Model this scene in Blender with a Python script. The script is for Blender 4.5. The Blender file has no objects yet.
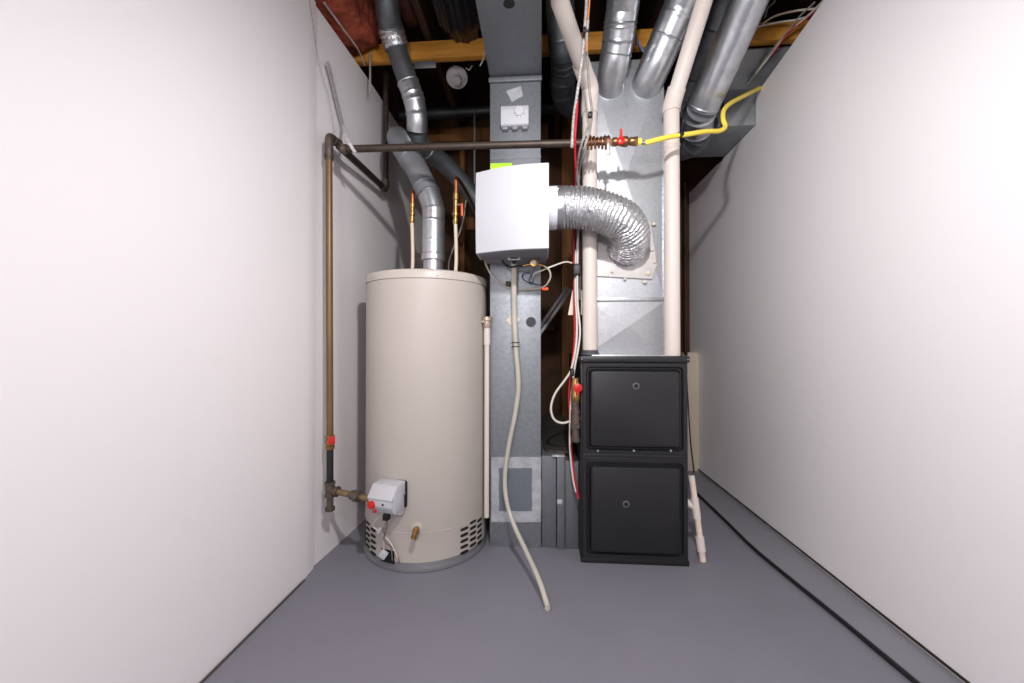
import bpy, bmesh, math, random
from mathutils import Vector, Matrix, noise
random.seed(7)
C = bpy.context.scene.collection
PI = math.pi
# ------------------------------------------------------------------ camera geometry
H = .915
YAW = math.radians(4.147); PIT = math.radians(.5); FPX = 400.0
Fv = Vector((-math.sin(YAW)*math.cos(PIT), math.cos(YAW)*math.cos(PIT), math.sin(PIT)))
Rv = Vector((math.cos(YAW), math.sin(YAW), 0)); Uv = Rv.cross(Fv)
def ray(px, py): return Fv + Rv*((px-512)/FPX) + Uv*((341.5-py)/FPX)
def at(px, py, Y):
    v = ray(px, py); return Vector((0, 0, H)) + v*(Y/v.y)
def onx(px, py, X):
    v = ray(px, py); return Vector((0, 0, H))+v*(X/v.x)
def pts(*a): return [at(*p) for p in a]
# ------------------------------------------------------------------ materials
def lin(h):
    h = h.lstrip('#'); r = []
    for i in (0, 2, 4):
        c = int(h[i:i+2], 16)/255; r.append(c/12.92 if c <= .04045 else ((c+.055)/1.055)**2.4)
    return (*r, 1)
def mat(name, col, rough=.5, metal=0, col2=None, nscale=8, bump=0, bscale=60, kind='noise', rough2=None, coat=0, spec=.5, stretch=None, bdist=.002, sss=0):
    m = bpy.data.materials.new(name); m.use_nodes = True
    nt = m.node_tree; n = nt.nodes; b = n['Principled BSDF']
    b.inputs['Base Color'].default_value = lin(col); b.inputs['Roughness'].default_value = rough
    b.inputs['Metallic'].default_value = metal; b.inputs['Coat Weight'].default_value = coat
    b.inputs['Specular IOR Level'].default_value = spec
    tc = n.new('ShaderNodeTexCoord'); mp = n.new('ShaderNodeMapping'); nt.links.new(tc.outputs['Object'], mp.inputs[0])
    if stretch: mp.inputs['Scale'].default_value = stretch
    if kind == 'voronoi':
        t = n.new('ShaderNodeTexVoronoi'); t.inputs['Scale'].default_value = nscale; out = t.outputs['Color']
        sp = n.new('ShaderNodeSeparateColor'); nt.links.new(t.outputs['Color'], sp.inputs[0]); fac = sp.outputs[0]
    else:
        t = n.new('ShaderNodeTexNoise'); t.inputs['Scale'].default_value = nscale; t.inputs['Detail'].default_value = 5; fac = t.outputs['Fac']
    nt.links.new(mp.outputs[0], t.inputs['Vector'])
    if col2:
        mx = n.new('ShaderNodeMix'); mx.data_type = 'RGBA'; mx.inputs[6].default_value = lin(col); mx.inputs[7].default_value = lin(col2)
        rp = n.new('ShaderNodeMapRange'); rp.inputs[1].default_value = .3 if kind == 'noise' else 0; rp.inputs[2].default_value = .7 if kind == 'noise' else 1
        nt.links.new(fac, rp.inputs[0]); nt.links.new(rp.outputs[0], mx.inputs[0]); nt.links.new(mx.outputs[2], b.inputs['Base Color'])
    if rough2 is not None:
        r = n.new('ShaderNodeMapRange'); r.inputs[3].default_value = rough; r.inputs[4].default_value = rough2
        nt.links.new(fac, r.inputs[0]); nt.links.new(r.outputs[0], b.inputs['Roughness'])
    if bump:
        t2 = n.new('ShaderNodeTexNoise'); t2.inputs['Scale'].default_value = bscale; t2.inputs['Detail'].default_value = 3
        nt.links.new(mp.outputs[0], t2.inputs['Vector'])
        bp = n.new('ShaderNodeBump'); bp.inputs['Strength'].default_value = bump; bp.inputs['Distance'].default_value = bdist
        nt.links.new(t2.outputs['Fac'], bp.inputs['Height']); nt.links.new(bp.outputs[0], b.inputs['Normal'])
    return m
M = {}
M['wall'] = mat('painted_drywall', '#efebed', .5, col2='#f0eced', nscale=1.2, bump=.06, bscale=90)
M['floor'] = mat('grey_floor_paint', '#74737c', .42, col2='#7b7983', nscale=2.2, rough2=.58, bump=.08, bscale=14, bdist=.004)
M['curb'] = mat('grey_curb_paint', '#7d7c84', .5, col2='#84838a', nscale=5, bump=.08, bscale=20)
M['wood'] = mat('yellow_lumber', '#d89a40', .6, col2='#b87a2a', nscale=6, stretch=(1, 8, 8), bump=.1)
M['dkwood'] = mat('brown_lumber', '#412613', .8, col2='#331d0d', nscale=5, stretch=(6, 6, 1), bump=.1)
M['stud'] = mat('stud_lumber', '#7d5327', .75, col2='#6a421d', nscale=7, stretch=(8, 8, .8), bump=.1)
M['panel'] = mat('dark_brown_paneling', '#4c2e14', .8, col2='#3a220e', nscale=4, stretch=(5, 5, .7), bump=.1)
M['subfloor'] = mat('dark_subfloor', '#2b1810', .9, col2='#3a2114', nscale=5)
M['galv'] = mat('galvanized_sheet', '#c6c9cd', .36, .82, col2='#b3b7bc', nscale=95, kind='voronoi', rough2=.46, bump=.05, bscale=9, bdist=.01)
M['galvbox'] = mat('grey_galvanized_sheet', '#94989e', .45, .7, col2='#8a8e94', nscale=95, kind='voronoi', rough2=.52, bump=.05, bscale=9, bdist=.01)
M['galvbox2'] = mat('coil_case_sheet', '#b0b2b5', .40, .75, col2='#a4a6a9', nscale=95, kind='voronoi', rough2=.5, bump=.05, bscale=9, bdist=.01)
M['galv2'] = mat('galvanized_round_duct', '#cdd0d4', .28, .9, col2='#b4b8bd', nscale=30, rough2=.36, bump=.1, bscale=12, bdist=.006)
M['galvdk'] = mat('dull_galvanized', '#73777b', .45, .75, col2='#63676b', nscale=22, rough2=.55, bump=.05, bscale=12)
M['trunk'] = mat('aged_trunk_sheet', '#a3a7aa', .42, .6, col2='#8f9397', nscale=12, bump=.05, bscale=9)
M['ductgrey'] = mat('grey_coated_sheet', '#6f7276', .5, .45, col2='#686b70', nscale=40, rough2=.58, bump=.05, bscale=8, bdist=.008)
M['foil'] = mat('crinkled_foil', '#dedfe1', .26, .9, col2='#b9babd', nscale=60, rough2=.4, bump=.9, bscale=85, bdist=.006)
M['foiltape'] = mat('foil_tape', '#c9cbce', .28, .9, bump=.6, bscale=60, bdist=.003)
M['cleartape'] = mat('silver_tape', '#c6c9cd', .25, .4, col2='#a9acb1', nscale=30, bump=.5, bscale=45, bdist=.004)
M['heater'] = mat('taupe_enamel', '#b5ada6', .45, col2='#b2aaa3', nscale=3, coat=0, bump=.03, bscale=5)
M['heatertop'] = mat('heater_cap_enamel', '#b8b0a8', .4)
M['steel'] = mat('dull_steel', '#a2a3a6', .4, .8)
M['screw'] = mat('bright_screw', '#d0d0d4', .3, .9)
M['black'] = mat('black_opening', '#0c0b0b', .8)
M['rubber'] = mat('black_rubber', '#17171a', .5)
M['furn'] = mat('charcoal_enamel', '#1d1d20', .42, .1, col2='#1b1b1e', nscale=40, bump=.05, bscale=200)
M['furnd'] = mat('charcoal_cabinet', '#18181b', .45, .1)
M['pvc'] = mat('cream_pvc', '#d3cac3', .42, col2='#cec4bb', nscale=4, stretch=(1, 1, .3))
M['pvc'].node_tree.nodes['Principled BSDF'].inputs['Specular IOR Level'].default_value = .3
M['pvcold'] = mat('aged_pvc', '#ddcdbf', .5, col2='#d3bfb0', nscale=25)
M['white'] = mat('white_plastic', '#b9babf', .5)
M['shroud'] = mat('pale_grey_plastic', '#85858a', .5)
M['undershade'] = mat('underside_shade_grey', '#6a6a6f', .55)  # darker grey with the shade under the humidifier cover put into the colour
M['greyp'] = mat('grey_plastic', '#b9b9be', .4)
M['iron'] = mat('oxidised_iron_pipe', '#4a3f37', .5, .55, col2='#3a322d', nscale=25, bump=.15, bscale=120)
M['bronze'] = mat('brown_painted_pipe', '#7d6240', .42, .45, col2='#6b5233', nscale=12, stretch=(1, 1, .3))
M['fitting'] = mat('malleable_fitting', '#6d6258', .5, .6, col2='#50473f', nscale=60, bump=.3, bscale=150)
M['brass'] = mat('brass', '#a98a55', .35, .85, col2='#8c6a3e', nscale=40)
M['copper'] = mat('copper', '#b0714c', .35, .9, col2='#8f5537', nscale=40)
M['red'] = mat('red_plastic', '#c21814', .35)
M['orange'] = mat('orange_plastic', '#f0561c', .4)
M['yellow'] = mat('yellow_gas_jacket', '#ecd44a', .4)
M['lime'] = mat('lime_sticker', '#b4f020', .5)
M['hose'] = mat('cloudy_vinyl', '#bdb7ac', .3, col2='#aea89c', nscale=12)
M['pex'] = mat('beige_pex', '#cfc0ac', .45)
M['cable'] = mat('pale_cable', '#d2cbc3', .5)
M['cablegrey'] = mat('grey_cable', '#85807b', .5, col2='#9a948e', nscale=60)
M['blue'] = mat('blue_wire', '#3f86d8', .4)
M['navy'] = mat('navy_wire', '#26335f', .5)
M['redw'] = mat('red_wire', '#b81228', .4)
M['beige'] = mat('beige_paint', '#cbbcab', .6)
M['paper'] = mat('cream_paper', '#e3d6c3', .7)
M['orins'] = mat('brick_red_insulation', '#a04a30', .85, col2='#7d3422', nscale=9, bump=.8, bscale=30, bdist=.02)
M['vapour'] = mat('plastic_film', '#b9b0ad', .2, col2='#8f8583', nscale=14)
M['bag'] = mat('black_plastic_wrap', '#1b1b20', .38, bump=.5, bscale=25, bdist=.01)
M['dusty'] = mat('dusty_dark_sheet', '#3b3733', .7, col2='#2c2926', nscale=8, bump=.4, bscale=14, bdist=.01)
M['patch'] = mat('cream_patch', '#cfc4b4', .6)
M['panelmetal'] = mat('slate_metal_plate', '#6e767f', .5, .3, col2='#69717a', nscale=30)
M['strip'] = mat('clear_strip', '#cfcccf', .3, col2='#a09ca0', nscale=60, stretch=(1, 1, 1))
M['bulb'] = mat('porcelain', '#c8c2c2', .4)
# ------------------------------------------------------------------ object helpers
ORG = {}
def tag(o, label=None, cat=None, group=None, kind=None):
    if label: o['label'] = label
    if cat: o['category'] = cat
    if group: o['group'] = group
    if kind: o['kind'] = kind
    return o
def thing(name, loc, label, cat, group=None):
    o = bpy.data.objects.new(name, None); C.objects.link(o); o.empty_display_size = .05
    o.location = loc; ORG[o.name] = Vector(loc); return tag(o, label, cat, group)
def obj(name, bm, m, parent=None, smooth=True, label=None, cat=None, group=None, kind=None, angle=35):
    if isinstance(m, str): m = M[m]
    bmesh.ops.recalc_face_normals(bm, faces=bm.faces[:])
    if parent is None:
        xs = [v.co for v in bm.verts]
        lo = [min(c[i] for c in xs) for i in range(3)]; hi = [max(c[i] for c in xs) for i in range(3)]
        org = Vector(((lo[0]+hi[0])/2, (lo[1]+hi[1])/2, lo[2]))
    else: org = ORG[parent.name]
    for v in bm.verts: v.co -= org
    me = bpy.data.meshes.new(name)
    if smooth:
        for f in bm.faces: f.smooth = True
        for e in bm.edges:
            if len(e.link_faces) == 2 and e.calc_face_angle(0) > math.radians(angle): e.smooth = False
    bm.to_mesh(me); bm.free(); me.materials.append(m)
    o = bpy.data.objects.new(name, me); C.objects.link(o)
    if parent is None: o.location = org
    else: o.parent = parent
    ORG[o.name] = org
    return tag(o, label, cat, group, kind)
def BM(): return bmesh.new()
def box(bm, lo, hi, bev=0, seg=2, mtx=None):
    r = bmesh.ops.create_cube(bm, size=1); vs = r['verts']
    lo = Vector(lo); hi = Vector(hi)
    for v in vs: v.co = Vector(((lo[i]+hi[i])/2+v.co[i]*(hi[i]-lo[i]) for i in range(3)))
    if bev:
        es = list({e for v in vs for e in v.link_edges})
        rr = bmesh.ops.bevel(bm, geom=es, offset=bev, segments=seg, profile=.5, affect='EDGES')
        vs = list({v for f in rr['faces'] for v in f.verts} | {v for v in vs if v.is_valid})
    if mtx:
        for v in vs: v.co = mtx @ v.co
    return vs
def bx(name, lo, hi, m, parent=None, bev=0, mtx=None, **k):
    bm = BM(); box(bm, lo, hi, bev, 2, mtx); return obj(name, bm, m, parent, **k)
def smooth_path(P, n=6):
    P = [Vector(p) for p in P]; out = []
    if len(P) < 3: return P
    Q = [P[0]*2-P[1]] + P + [P[-1]*2-P[-2]]
    for i in range(1, len(Q)-2):
        a, b, c, d = Q[i-1:i+3]
        for k in range(n):
            t = k/n
            out.append(.5*((2*b)+(c-a)*t+(2*a-5*b+4*c-d)*t*t+(3*b-a-3*c+d)*t**3))
    out.append(P[-1]); return out
def fillet(P, r, n=6):
    """polyline with rounded corners"""
    P = [Vector(p) for p in P]; out = [P[0]]
    for i in range(1, len(P)-1):
        a = (P[i-1]-P[i]); b = (P[i+1]-P[i]); rr = min(r, a.length*.48, b.length*.48)
        s = P[i]+a.normalized()*rr; e = P[i]+b.normalized()*rr
        for k in range(n+1):
            t = k/n; out.append(s*(1-t)**2+P[i]*2*t*(1-t)+e*t*t)
    out.append(P[-1]); return out
def sweep(bm, P, r, seg=16, cap=True, rf=None, wob=None):
    P = [Vector(p) for p in P]; n = len(P)
    T = []
    for i in range(n):
        a = P[max(i-1, 0)]; b = P[min(i+1, n-1)]; T.append((b-a).normalized())
    up = Vector((0, 0, 1)) if abs(T[0].z) < .9 else Vector((1, 0, 0))
    N = T[0].cross(up).normalized(); rings = []; s = 0
    for i in range(n):
        if i: s += (P[i]-P[i-1]).length
        N = (N-T[i]*N.dot(T[i])).normalized(); B = T[i].cross(N)
        R = r if rf is None else rf(s, i)
        ring = []
        for k in range(seg):
            a = 2*PI*k/seg; q = R
            if wob: q = R*(1+wob(s, a))
            ring.append(bm.verts.new(P[i]+(N*math.cos(a)+B*math.sin(a))*q))
        rings.append(ring)
    for i in range(n-1):
        for k in range(seg):
            bm.faces.new((rings[i][k], rings[i][(k+1) % seg], rings[i+1][(k+1) % seg], rings[i+1][k]))
    if cap:
        bm.faces.new(rings[0]); bm.faces.new(rings[-1])
def tube(name, P, r, m, parent=None, seg=14, sm=0, fil=0, rf=None, wob=None, cap=True, **k):
    if sm: P = smooth_path(P, sm)
    if fil: P = fillet(P, fil)
    bm = BM(); sweep(bm, P, r, seg, cap, rf, wob); return obj(name, bm, m, parent, **k)
def cyl(bm, a, b, r, seg=20, r2=None):
    a = Vector(a); b = Vector(b); r2 = r if r2 is None else r2
    L = (b-a).length or 1; sweep(bm, [a, b], r, seg, True, rf=lambda s, i: r if i == 0 else r2)
def cy(name, a, b, r, m, parent=None, seg=20, **k):
    bm = BM(); cyl(bm, a, b, r, seg); return obj(name, bm, m, parent, **k)
def prof(bm, a, d, rows, seg=20):
    """lathe along direction d from a: rows of (offset, radius)"""
    a = Vector(a); d = Vector(d).normalized()
    up = Vector((0, 0, 1)) if abs(d.z) < .9 else Vector((1, 0, 0))
    N = d.cross(up).normalized(); B = d.cross(N); rings = []
    for o, r in rows:
        rings.append([bm.verts.new(a+d*o+(N*math.cos(2*PI*k/seg)+B*math.sin(2*PI*k/seg))*max(r, .0002)) for k in range(seg)])
    for i in range(len(rings)-1):
        for k in range(seg):
            bm.faces.new((rings[i][k], rings[i][(k+1) % seg], rings[i+1][(k+1) % seg], rings[i+1][k]))
    bm.faces.new(rings[0]); bm.faces.new(rings[-1])
def extr(bm, poly, fn0, fn1):
    a = [bm.verts.new(fn0(*p)) for p in poly]; b = [bm.verts.new(fn1(*p)) for p in poly]; n = len(poly)
    bm.faces.new(a); bm.faces.new(b[::-1])
    for i in range(n): bm.faces.new((a[i], a[(i+1) % n], b[(i+1) % n], b[i]))
def prism(name, poly, fn0, fn1, m, parent=None, bev=0, **k):
    bm = BM(); extr(bm, poly, fn0, fn1)
    if bev: bmesh.ops.bevel(bm, geom=bm.edges[:], offset=bev, segments=2, profile=.5, affect='EDGES')
    return obj(name, bm, m, parent, **k)
def frame(o, x, y, z):
    return Matrix(((x[0], y[0], z[0], o[0]), (x[1], y[1], z[1], o[1]), (x[2], y[2], z[2], o[2]), (0, 0, 0, 1)))
def screw(parent, p, d=(0, -1, 0), r=.004, m='screw', name='screw'):
    bm = BM(); prof(bm, p, d, [(-.002, r), (.0015, r), (.003, r*.6)], 10); return obj(name, bm, m, parent)

# ================================================================== the setting
XL, XR = -.928, 1.135
YB = 3.15
bx('floor', (-1.3, -1.7, -.1), (1.6, 3.4, 0), 'floor', kind='structure', smooth=False)
# left wall: near sheet stands a little proud of the far one
def wall_poly(name, poly, x0, x1, m='wall'):
    return prism(name, poly, lambda y, z: Vector((x0, y, z)), lambda y, z: Vector((x1, y, z)), m, smooth=False, kind='structure')
bm = BM()
prof_l = [(-.925, -1.7), (-.925, 1.52), (-.928, 1.555), (-.931, 1.585), (-.939, 1.590), (-.932, 1.75), (-.918, 2.1), (-.918, 3.15), (-1.05, 3.15), (-1.05, -1.7)]
extr(bm, prof_l, lambda x, y: Vector((x, y, 0)), lambda x, y: Vector((x, y, 2.335)))
obj('wall_left', bm, 'wall', kind='structure', angle=50)
wall_poly('wall_right', [(-1.7, 0), (3.15, 0), (3.15, 2.08), (2.195, 2.08), (2.195, 2.238), (1.69, 2.30), (-1.7, 2.335)], XR, XR+.12)
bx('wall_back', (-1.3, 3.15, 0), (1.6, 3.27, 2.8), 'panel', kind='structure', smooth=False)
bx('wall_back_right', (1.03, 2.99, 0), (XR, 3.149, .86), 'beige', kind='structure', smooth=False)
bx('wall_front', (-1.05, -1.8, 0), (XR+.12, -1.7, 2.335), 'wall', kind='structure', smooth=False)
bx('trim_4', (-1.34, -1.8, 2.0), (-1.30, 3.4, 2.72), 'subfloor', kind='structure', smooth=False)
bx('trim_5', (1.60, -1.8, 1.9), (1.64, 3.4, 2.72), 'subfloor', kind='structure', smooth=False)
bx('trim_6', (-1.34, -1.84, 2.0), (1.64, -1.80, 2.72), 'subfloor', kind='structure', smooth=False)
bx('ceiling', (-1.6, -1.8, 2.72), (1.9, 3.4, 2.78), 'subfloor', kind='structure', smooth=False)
# painted strip at the foot of the right wall
def onfloor(px, py, z=0):
    v = ray(px, py); return Vector((0, 0, H))+v*((z-H)/v.z)
CB = [onfloor(915, 683), onfloor(837, 618), onfloor(759, 554), onfloor(728, 524), onfloor(698, 495)]
d0 = (CB[0]-CB[1]).normalized()
CB = [CB[0]+d0*1.3, CB[0]+d0*.5] + CB + [Vector((CB[-1].x+.03, 2.98, 0))]
bm = BM(); ed = [(XR, CB[0].y), (XR, 2.98)] + [(p.x+.004, p.y) for p in reversed(CB)]
extr(bm, ed, lambda x, y: Vector((x, y, 0)), lambda x, y: Vector((x, y, .006)))
obj('trim_1', bm, 'curb', kind='structure', smooth=False)
bm = BM(); box(bm, (XR-.006, -1.6, .014), (XR, 3.0, .020)); obj('trim_2', bm, mat('dark_gap', '#2a211c', .9), kind='structure')
bm = BM(); box(bm, (-.9195, -1.6, 0), (-.9135, 1.5, .004)); obj('trim_3', bm, mat('dark_gap_left', '#4b423d', .9), kind='structure')
P = [Vector((p.x-.004, p.y, .0076)) for p in CB[:-1]]
tube('floor_cable', P, .0075, 'rubber', sm=5, label='thin black cable lying along the painted strip at the foot of the right wall', cat='cable')

# ------------------------------------------------------------------ overhead timber
def timber(name, lo, hi, m, label, cat='beam', group=None):
    return bx(name, lo, hi, m, None, .004, label=label, cat=cat, group=group, smooth=False)
bm = BM()
box(bm, (-1.2, 2.0, 2.385), (1.6, 2.038, 2.474), .003)
obj('ceiling_beam', bm, 'wood', label='yellow lumber beam crossing the room under the dark joists, behind the round ducts', cat='beam')
timber('ceiling_beam', (-1.2, 2.80, 2.37), (.05, 2.838, 2.47), 'stud', 'farther dim brown lumber beam seen beyond the horizontal gas pipe', 'beam')
jg = 'dark joists running overhead towards the viewer'
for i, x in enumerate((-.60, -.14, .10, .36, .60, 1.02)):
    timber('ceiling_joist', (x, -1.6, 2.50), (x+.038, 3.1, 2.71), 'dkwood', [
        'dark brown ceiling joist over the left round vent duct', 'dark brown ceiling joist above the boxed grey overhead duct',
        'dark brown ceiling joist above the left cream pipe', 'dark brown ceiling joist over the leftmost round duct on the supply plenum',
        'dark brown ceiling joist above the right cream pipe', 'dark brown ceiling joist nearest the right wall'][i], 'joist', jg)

# lumpy insulation along the head of the left wall
def lumpy(lo, hi, amp, sc, n=22, sx=1):
    bm = BM(); bmesh.ops.create_cube(bm, size=2)
    bmesh.ops.subdivide_edges(bm, edges=bm.edges[:], cuts=n, use_grid_fill=True)
    lo = Vector(lo); hi = Vector(hi); c = (lo+hi)/2; h = (hi-lo)/2
    for v in bm.verts:
        d = v.co.copy(); q = 1/(abs(d.x)**6+abs(d.y)**6+abs(d.z)**6)**(1/6); d *= q
        p = Vector((c.x+d.x*h.x, c.y+d.y*h.y, c.z+d.z*h.z))
        p += d.normalized()*amp*(noise.noise(p*sc)+.5*noise.noise(p*sc*2.7))
        v.co = p
    return bm
t = thing('insulation_batt', (-.83, 1.6, 2.36), 'brick-red insulation batt bulging over the head of the left wall', 'insulation')
obj('batt', lumpy((-1.05, 1.1, 2.375), (-.80, 1.97, 2.64), .045, 7), 'orins', t)
tube('film_edge', [(-.905, 1.60, 2.348), (-.895, 1.75, 2.352), (-.885, 1.86, 2.350), (-.895, 1.97, 2.345)], .004, 'vapour', t, 8, 6, wob=lambda s, a: .5*noise.noise(Vector((s*30, a, 0))))
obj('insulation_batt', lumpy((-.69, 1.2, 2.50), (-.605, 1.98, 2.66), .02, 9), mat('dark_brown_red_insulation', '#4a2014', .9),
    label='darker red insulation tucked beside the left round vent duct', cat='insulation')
bm = BM()
sweep(bm, smooth_path([(-.375, .6, 2.57), (-.375, 1.2, 2.56), (-.38, 1.7, 2.55), (-.385, 1.93, 2.545), (-.39, 2.1, 2.60), (-.39, 2.3, 2.60)], 6), .125, 90,
      rf=lambda s, i: .125 if s < 1.33 else .108, wob=lambda s, a: .05*math.sin(a*17+s*2)*math.sin(a*5+s)+.03*noise.noise(Vector((a*6, s*3, 0))))
obj('wrapped_duct', bm, 'bag', label='wrinkled black plastic wrapped duct overhead, left of the boxed grey duct', cat='duct')

# ================================================================== back wall pieces
bx('wood_stud', at(562, 460, 3.05)-Vector((0, 0, .3)), at(574, 100, 3.05)+Vector((0, .09, .2)), 'stud', None, .003,
   label='brown wooden stud on the dark back wall behind the hanging cables', cat='stud')
bx('wood_stud', (-.63, 3.06, 0), (-.592, 3.15, 2.6), 'stud', None, .003, label='brown wooden stud behind the water heater water lines', cat='stud')
bx('wall_panel', (-.50, 3.10, 1.02), (-.335, 3.148, 2.2), 'dkwood', None, .006, label='brown wooden panel on the back wall left of the humidifier', cat='panel')
bx('wood_blocking', (-.59, 3.10, 1.82), (.12, 3.148, 1.92), 'stud', None, .003, label='horizontal wooden blocking on the dark back wall above the humidifier', cat='board')
bx('wood_stud', at(685.0, 355, 2.96)-Vector((0, 0, .0)), at(687.2, 195, 2.96)+Vector((0, .05, .1)), 'dkwood', None, .002,
   label='narrow wooden stud between the right cream pipe and the right wall', cat='stud')
bx('wood_blocking', (-.215, 3.09, 1.02), (.10, 3.148, 1.07), 'dkwood', None, .003, label='low horizontal board on the dark back wall, right of the boxed duct', cat='board')
t = thing('metal_brace', at(541, 325, 2.6), 'slanted grey metal brace between the boxed duct and the hanging cables', 'brace')
a, b = at(520, 352, 2.6), at(566, 286, 2.6)
for off in (0, .028):
    d = (b-a).normalized(); nn = Vector((d.z, 0, -d.x)); mt = frame(a+nn*off, d, Vector((0, 1, 0)), nn)
    bx('rail', (0, 0, 0), ((b-a).length, .02, .022), 'steel', t, .002, mtx=mt)
tube('waste_pipe', [(-.9, 2.5, 2.39), (.1, 2.5, 2.40)], .035, 'rubber', label='dark horizontal waste pipe under the joists behind the round vent duct', cat='pipe')

# ================================================================== water heater
HC = Vector((-.533, 1.856, 0)); HR = .275
def cylhit(px, py, r=HR):
    v = ray(px, py); ox, oy = -HC.x, -HC.y
    A = v.x*v.x+v.y*v.y; Bq = 2*(ox*v.x+oy*v.y); Cq = ox*ox+oy*oy-r*r
    k = (-Bq-math.sqrt(max(Bq*Bq-4*A*Cq, 0)))/(2*A); p = Vector((0, 0, H))+v*k
    return math.atan2(p.y-HC.y, p.x-HC.x), p.z
def hp(th, z, r=HR): return Vector((HC.x+math.cos(th)*r, HC.y+math.sin(th)*r, z))
wh = thing('water_heater', HC, 'tall taupe cylindrical gas water heater standing against the left wall', 'water heater')
bm = BM(); prof(bm, HC, (0, 0, 1), [(.036, HR-.008), (.038, HR-.0015), (.155, HR-.0005), (.157, HR), (1.185, HR), (1.187, HR-.003)], 96); obj('tank', bm, 'heater', wh)
bm = BM(); prof(bm, HC, (0, 0, 1), [(1.186, HR-.0015), (1.188, HR+.003), (1.214, HR+.003), (1.222, HR-.001), (1.228, HR-.018), (1.238, .15), (1.246, .05)], 96); obj('top_cap', bm, 'heatertop', wh)
bm = BM(); prof(bm, HC, (0, 0, 1), [(0, HR-.01), (.003, HR+.004), (.015, HR+.004), (.019, HR-.004), (.040, HR-.006)], 96); obj('base_ring', bm, 'steel', wh)
bm = BM(); prof(bm, HC, (0, 0, 1), [(.1565, HR-.002), (.1567, HR+.0012), (.1595, HR+.0012), (.16, HR-.002)], 96); obj('skirt_seam', bm, 'heatertop', wh)
for pxs, z in ((437, 275.5), (374, 276)):
    th, zz = cylhit(pxs, z, HR+.003); screw(wh, hp(th, 1.201, HR+.003), (math.cos(th), math.sin(th), 0), .004)
def slots(cols, name):
    bm = BM()
    for th, z0, nrow, dz in cols:
        for k in range(nrow):
            z = z0+k*dz; w = .096; n = 8; hh = .0052
            top = []; bot = []
            vs = []
            for j in range(n+1):
                a = th-w/1.0*(.5-j/n)*1.7
                e = hh*math.sqrt(max(0, 1-abs(2*j/n-1)**5))+.0006
                vs.append([bm.verts.new(hp(a, z+e, HR+.001)), bm.verts.new(hp(a, z-e, HR+.001)), bm.verts.new(hp(a, z-e, HR-.003)), bm.verts.new(hp(a, z+e, HR-.003))])
            for j in range(n):
                p, q = vs[j], vs[j+1]
                for s in range(4): bm.faces.new((p[s], q[s], q[(s+1) % 4], p[(s+1) % 4]))
            bm.faces.new(vs[0]); bm.faces.new(vs[-1])
    obj(name, bm, 'black', wh)
tl = cylhit(373, 540)[0]; tr = cylhit(464.5, 530)[0]
slots([(tl, .040, 5, .0245), (tl-.19, .052, 5, .0245), (tl-.38, .040, 5, .0245)], 'air_vent')
slots([(tr, .040, 5, .0245), (tr+.19, .052, 5, .0245), (tr+.38, .040, 5, .0245)], 'air_vent')
# burner access opening + wiring
th0, z0 = cylhit(387.5, 556)
bm = BM()
grid = [[hp(th0+(i/6-.5)*.24, .028+j*.052, HR+.0012) for i in range(7)] for j in range(2)]
g1 = [[bm.verts.new(p) for p in r] for r in grid]
g2 = [[bm.verts.new(hp(th0+(i/6-.5)*.24, .028+j*.052, HR-.002)) for i in range(7)] for j in range(2)]
for i in range(6):
    bm.faces.new((g1[0][i], g1[0][i+1], g1[1][i+1], g1[1][i])); bm.faces.new((g2[0][i], g2[0][i+1], g2[1][i+1], g2[1][i]))
    for j in (0, 1): bm.faces.new((g1[j][i], g1[j][i+1], g2[j][i+1], g2[j][i]))
for i in (0, 6): bm.faces.new((g1[0][i], g1[1][i], g2[1][i], g2[0][i]))
obj('burner_opening', bm, 'black', wh)
# gas control valve
th, zc = cylhit(392, 496); nrm = Vector((math.cos(th), math.sin(th), 0)); tan = Vector((-math.sin(th), math.cos(th), 0)); o = hp(th, zc)
if tan.x < 0: tan = -tan
G = frame(o, tan, nrm, Vector((0, 0, 1)))
def gl(x, n, z): return G @ Vector((x, n, z))
bk = bx('insulating_gasket', (-.040, -.014, -.040), (.069, .008, .069), 'black', wh, .01, mtx=G)
poly = [(.0, .066), (.055, .060), (.088, .020), (.088, -.012), (.070, -.040), (.030, -.060), (.0, -.060)]
gv = prism('gas_valve', poly, lambda n, z: gl(-.046, n, z), lambda n, z: gl(.062, n, z), 'greyp', wh, .004, label='grey gas control box on the water heater')
prism('valve_cover', [(.0, .070), (.058, .064), (.092, .021), (.090, .014), (.0, .014)], lambda n, z: gl(-.049, n, z), lambda n, z: gl(.065, n, z), M['greyp'], gv, .003)
bx('label_plate', (.0615, .022, -.036), (.0665, .076, .034), 'white', gv, .001, mtx=G)
bm = BM(); prof(bm, gl(-.030, .086, -.006), nrm, [(0, .016), (.008, .016), (.013, .013), (.014, .004)], 20); obj('knob', bm, 'red', gv)
bm = BM(); prof(bm, gl(-.024, .074, -.034), nrm, [(0, .007), (.008, .007), (.010, .004)], 14); obj('igniter_button', bm, 'red', gv)
bx('plug', (.012, .055, -.066), (.034, .078, -.042), 'black', gv, .002, mtx=G)
bm = BM(); prof(bm, gl(.022, .088, .0), nrm, [(0, .004), (.003, .004)], 10); obj('sight_hole', bm, 'black', gv)
def hw(px, py, off=.012):
    a, z = cylhit(px, py); return hp(a, z, HR+off)
tube('igniter_cable', [gl(-.01, .05, -.055), hw(379, 522, .03), hw(384, 530, .02), hw(392, 539, .018), hw(397, 550, .014), hw(399, 560, .004)], .0022, 'cable', wh, 8, 5)
tube('thermocouple_lead', [gl(.016, .06, -.06), hw(390, 522, .03), hw(388, 532, .024), hw(393, 545, .016), hw(393, 560, .004)], .002, 'steel', wh, 8, 5)
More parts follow.
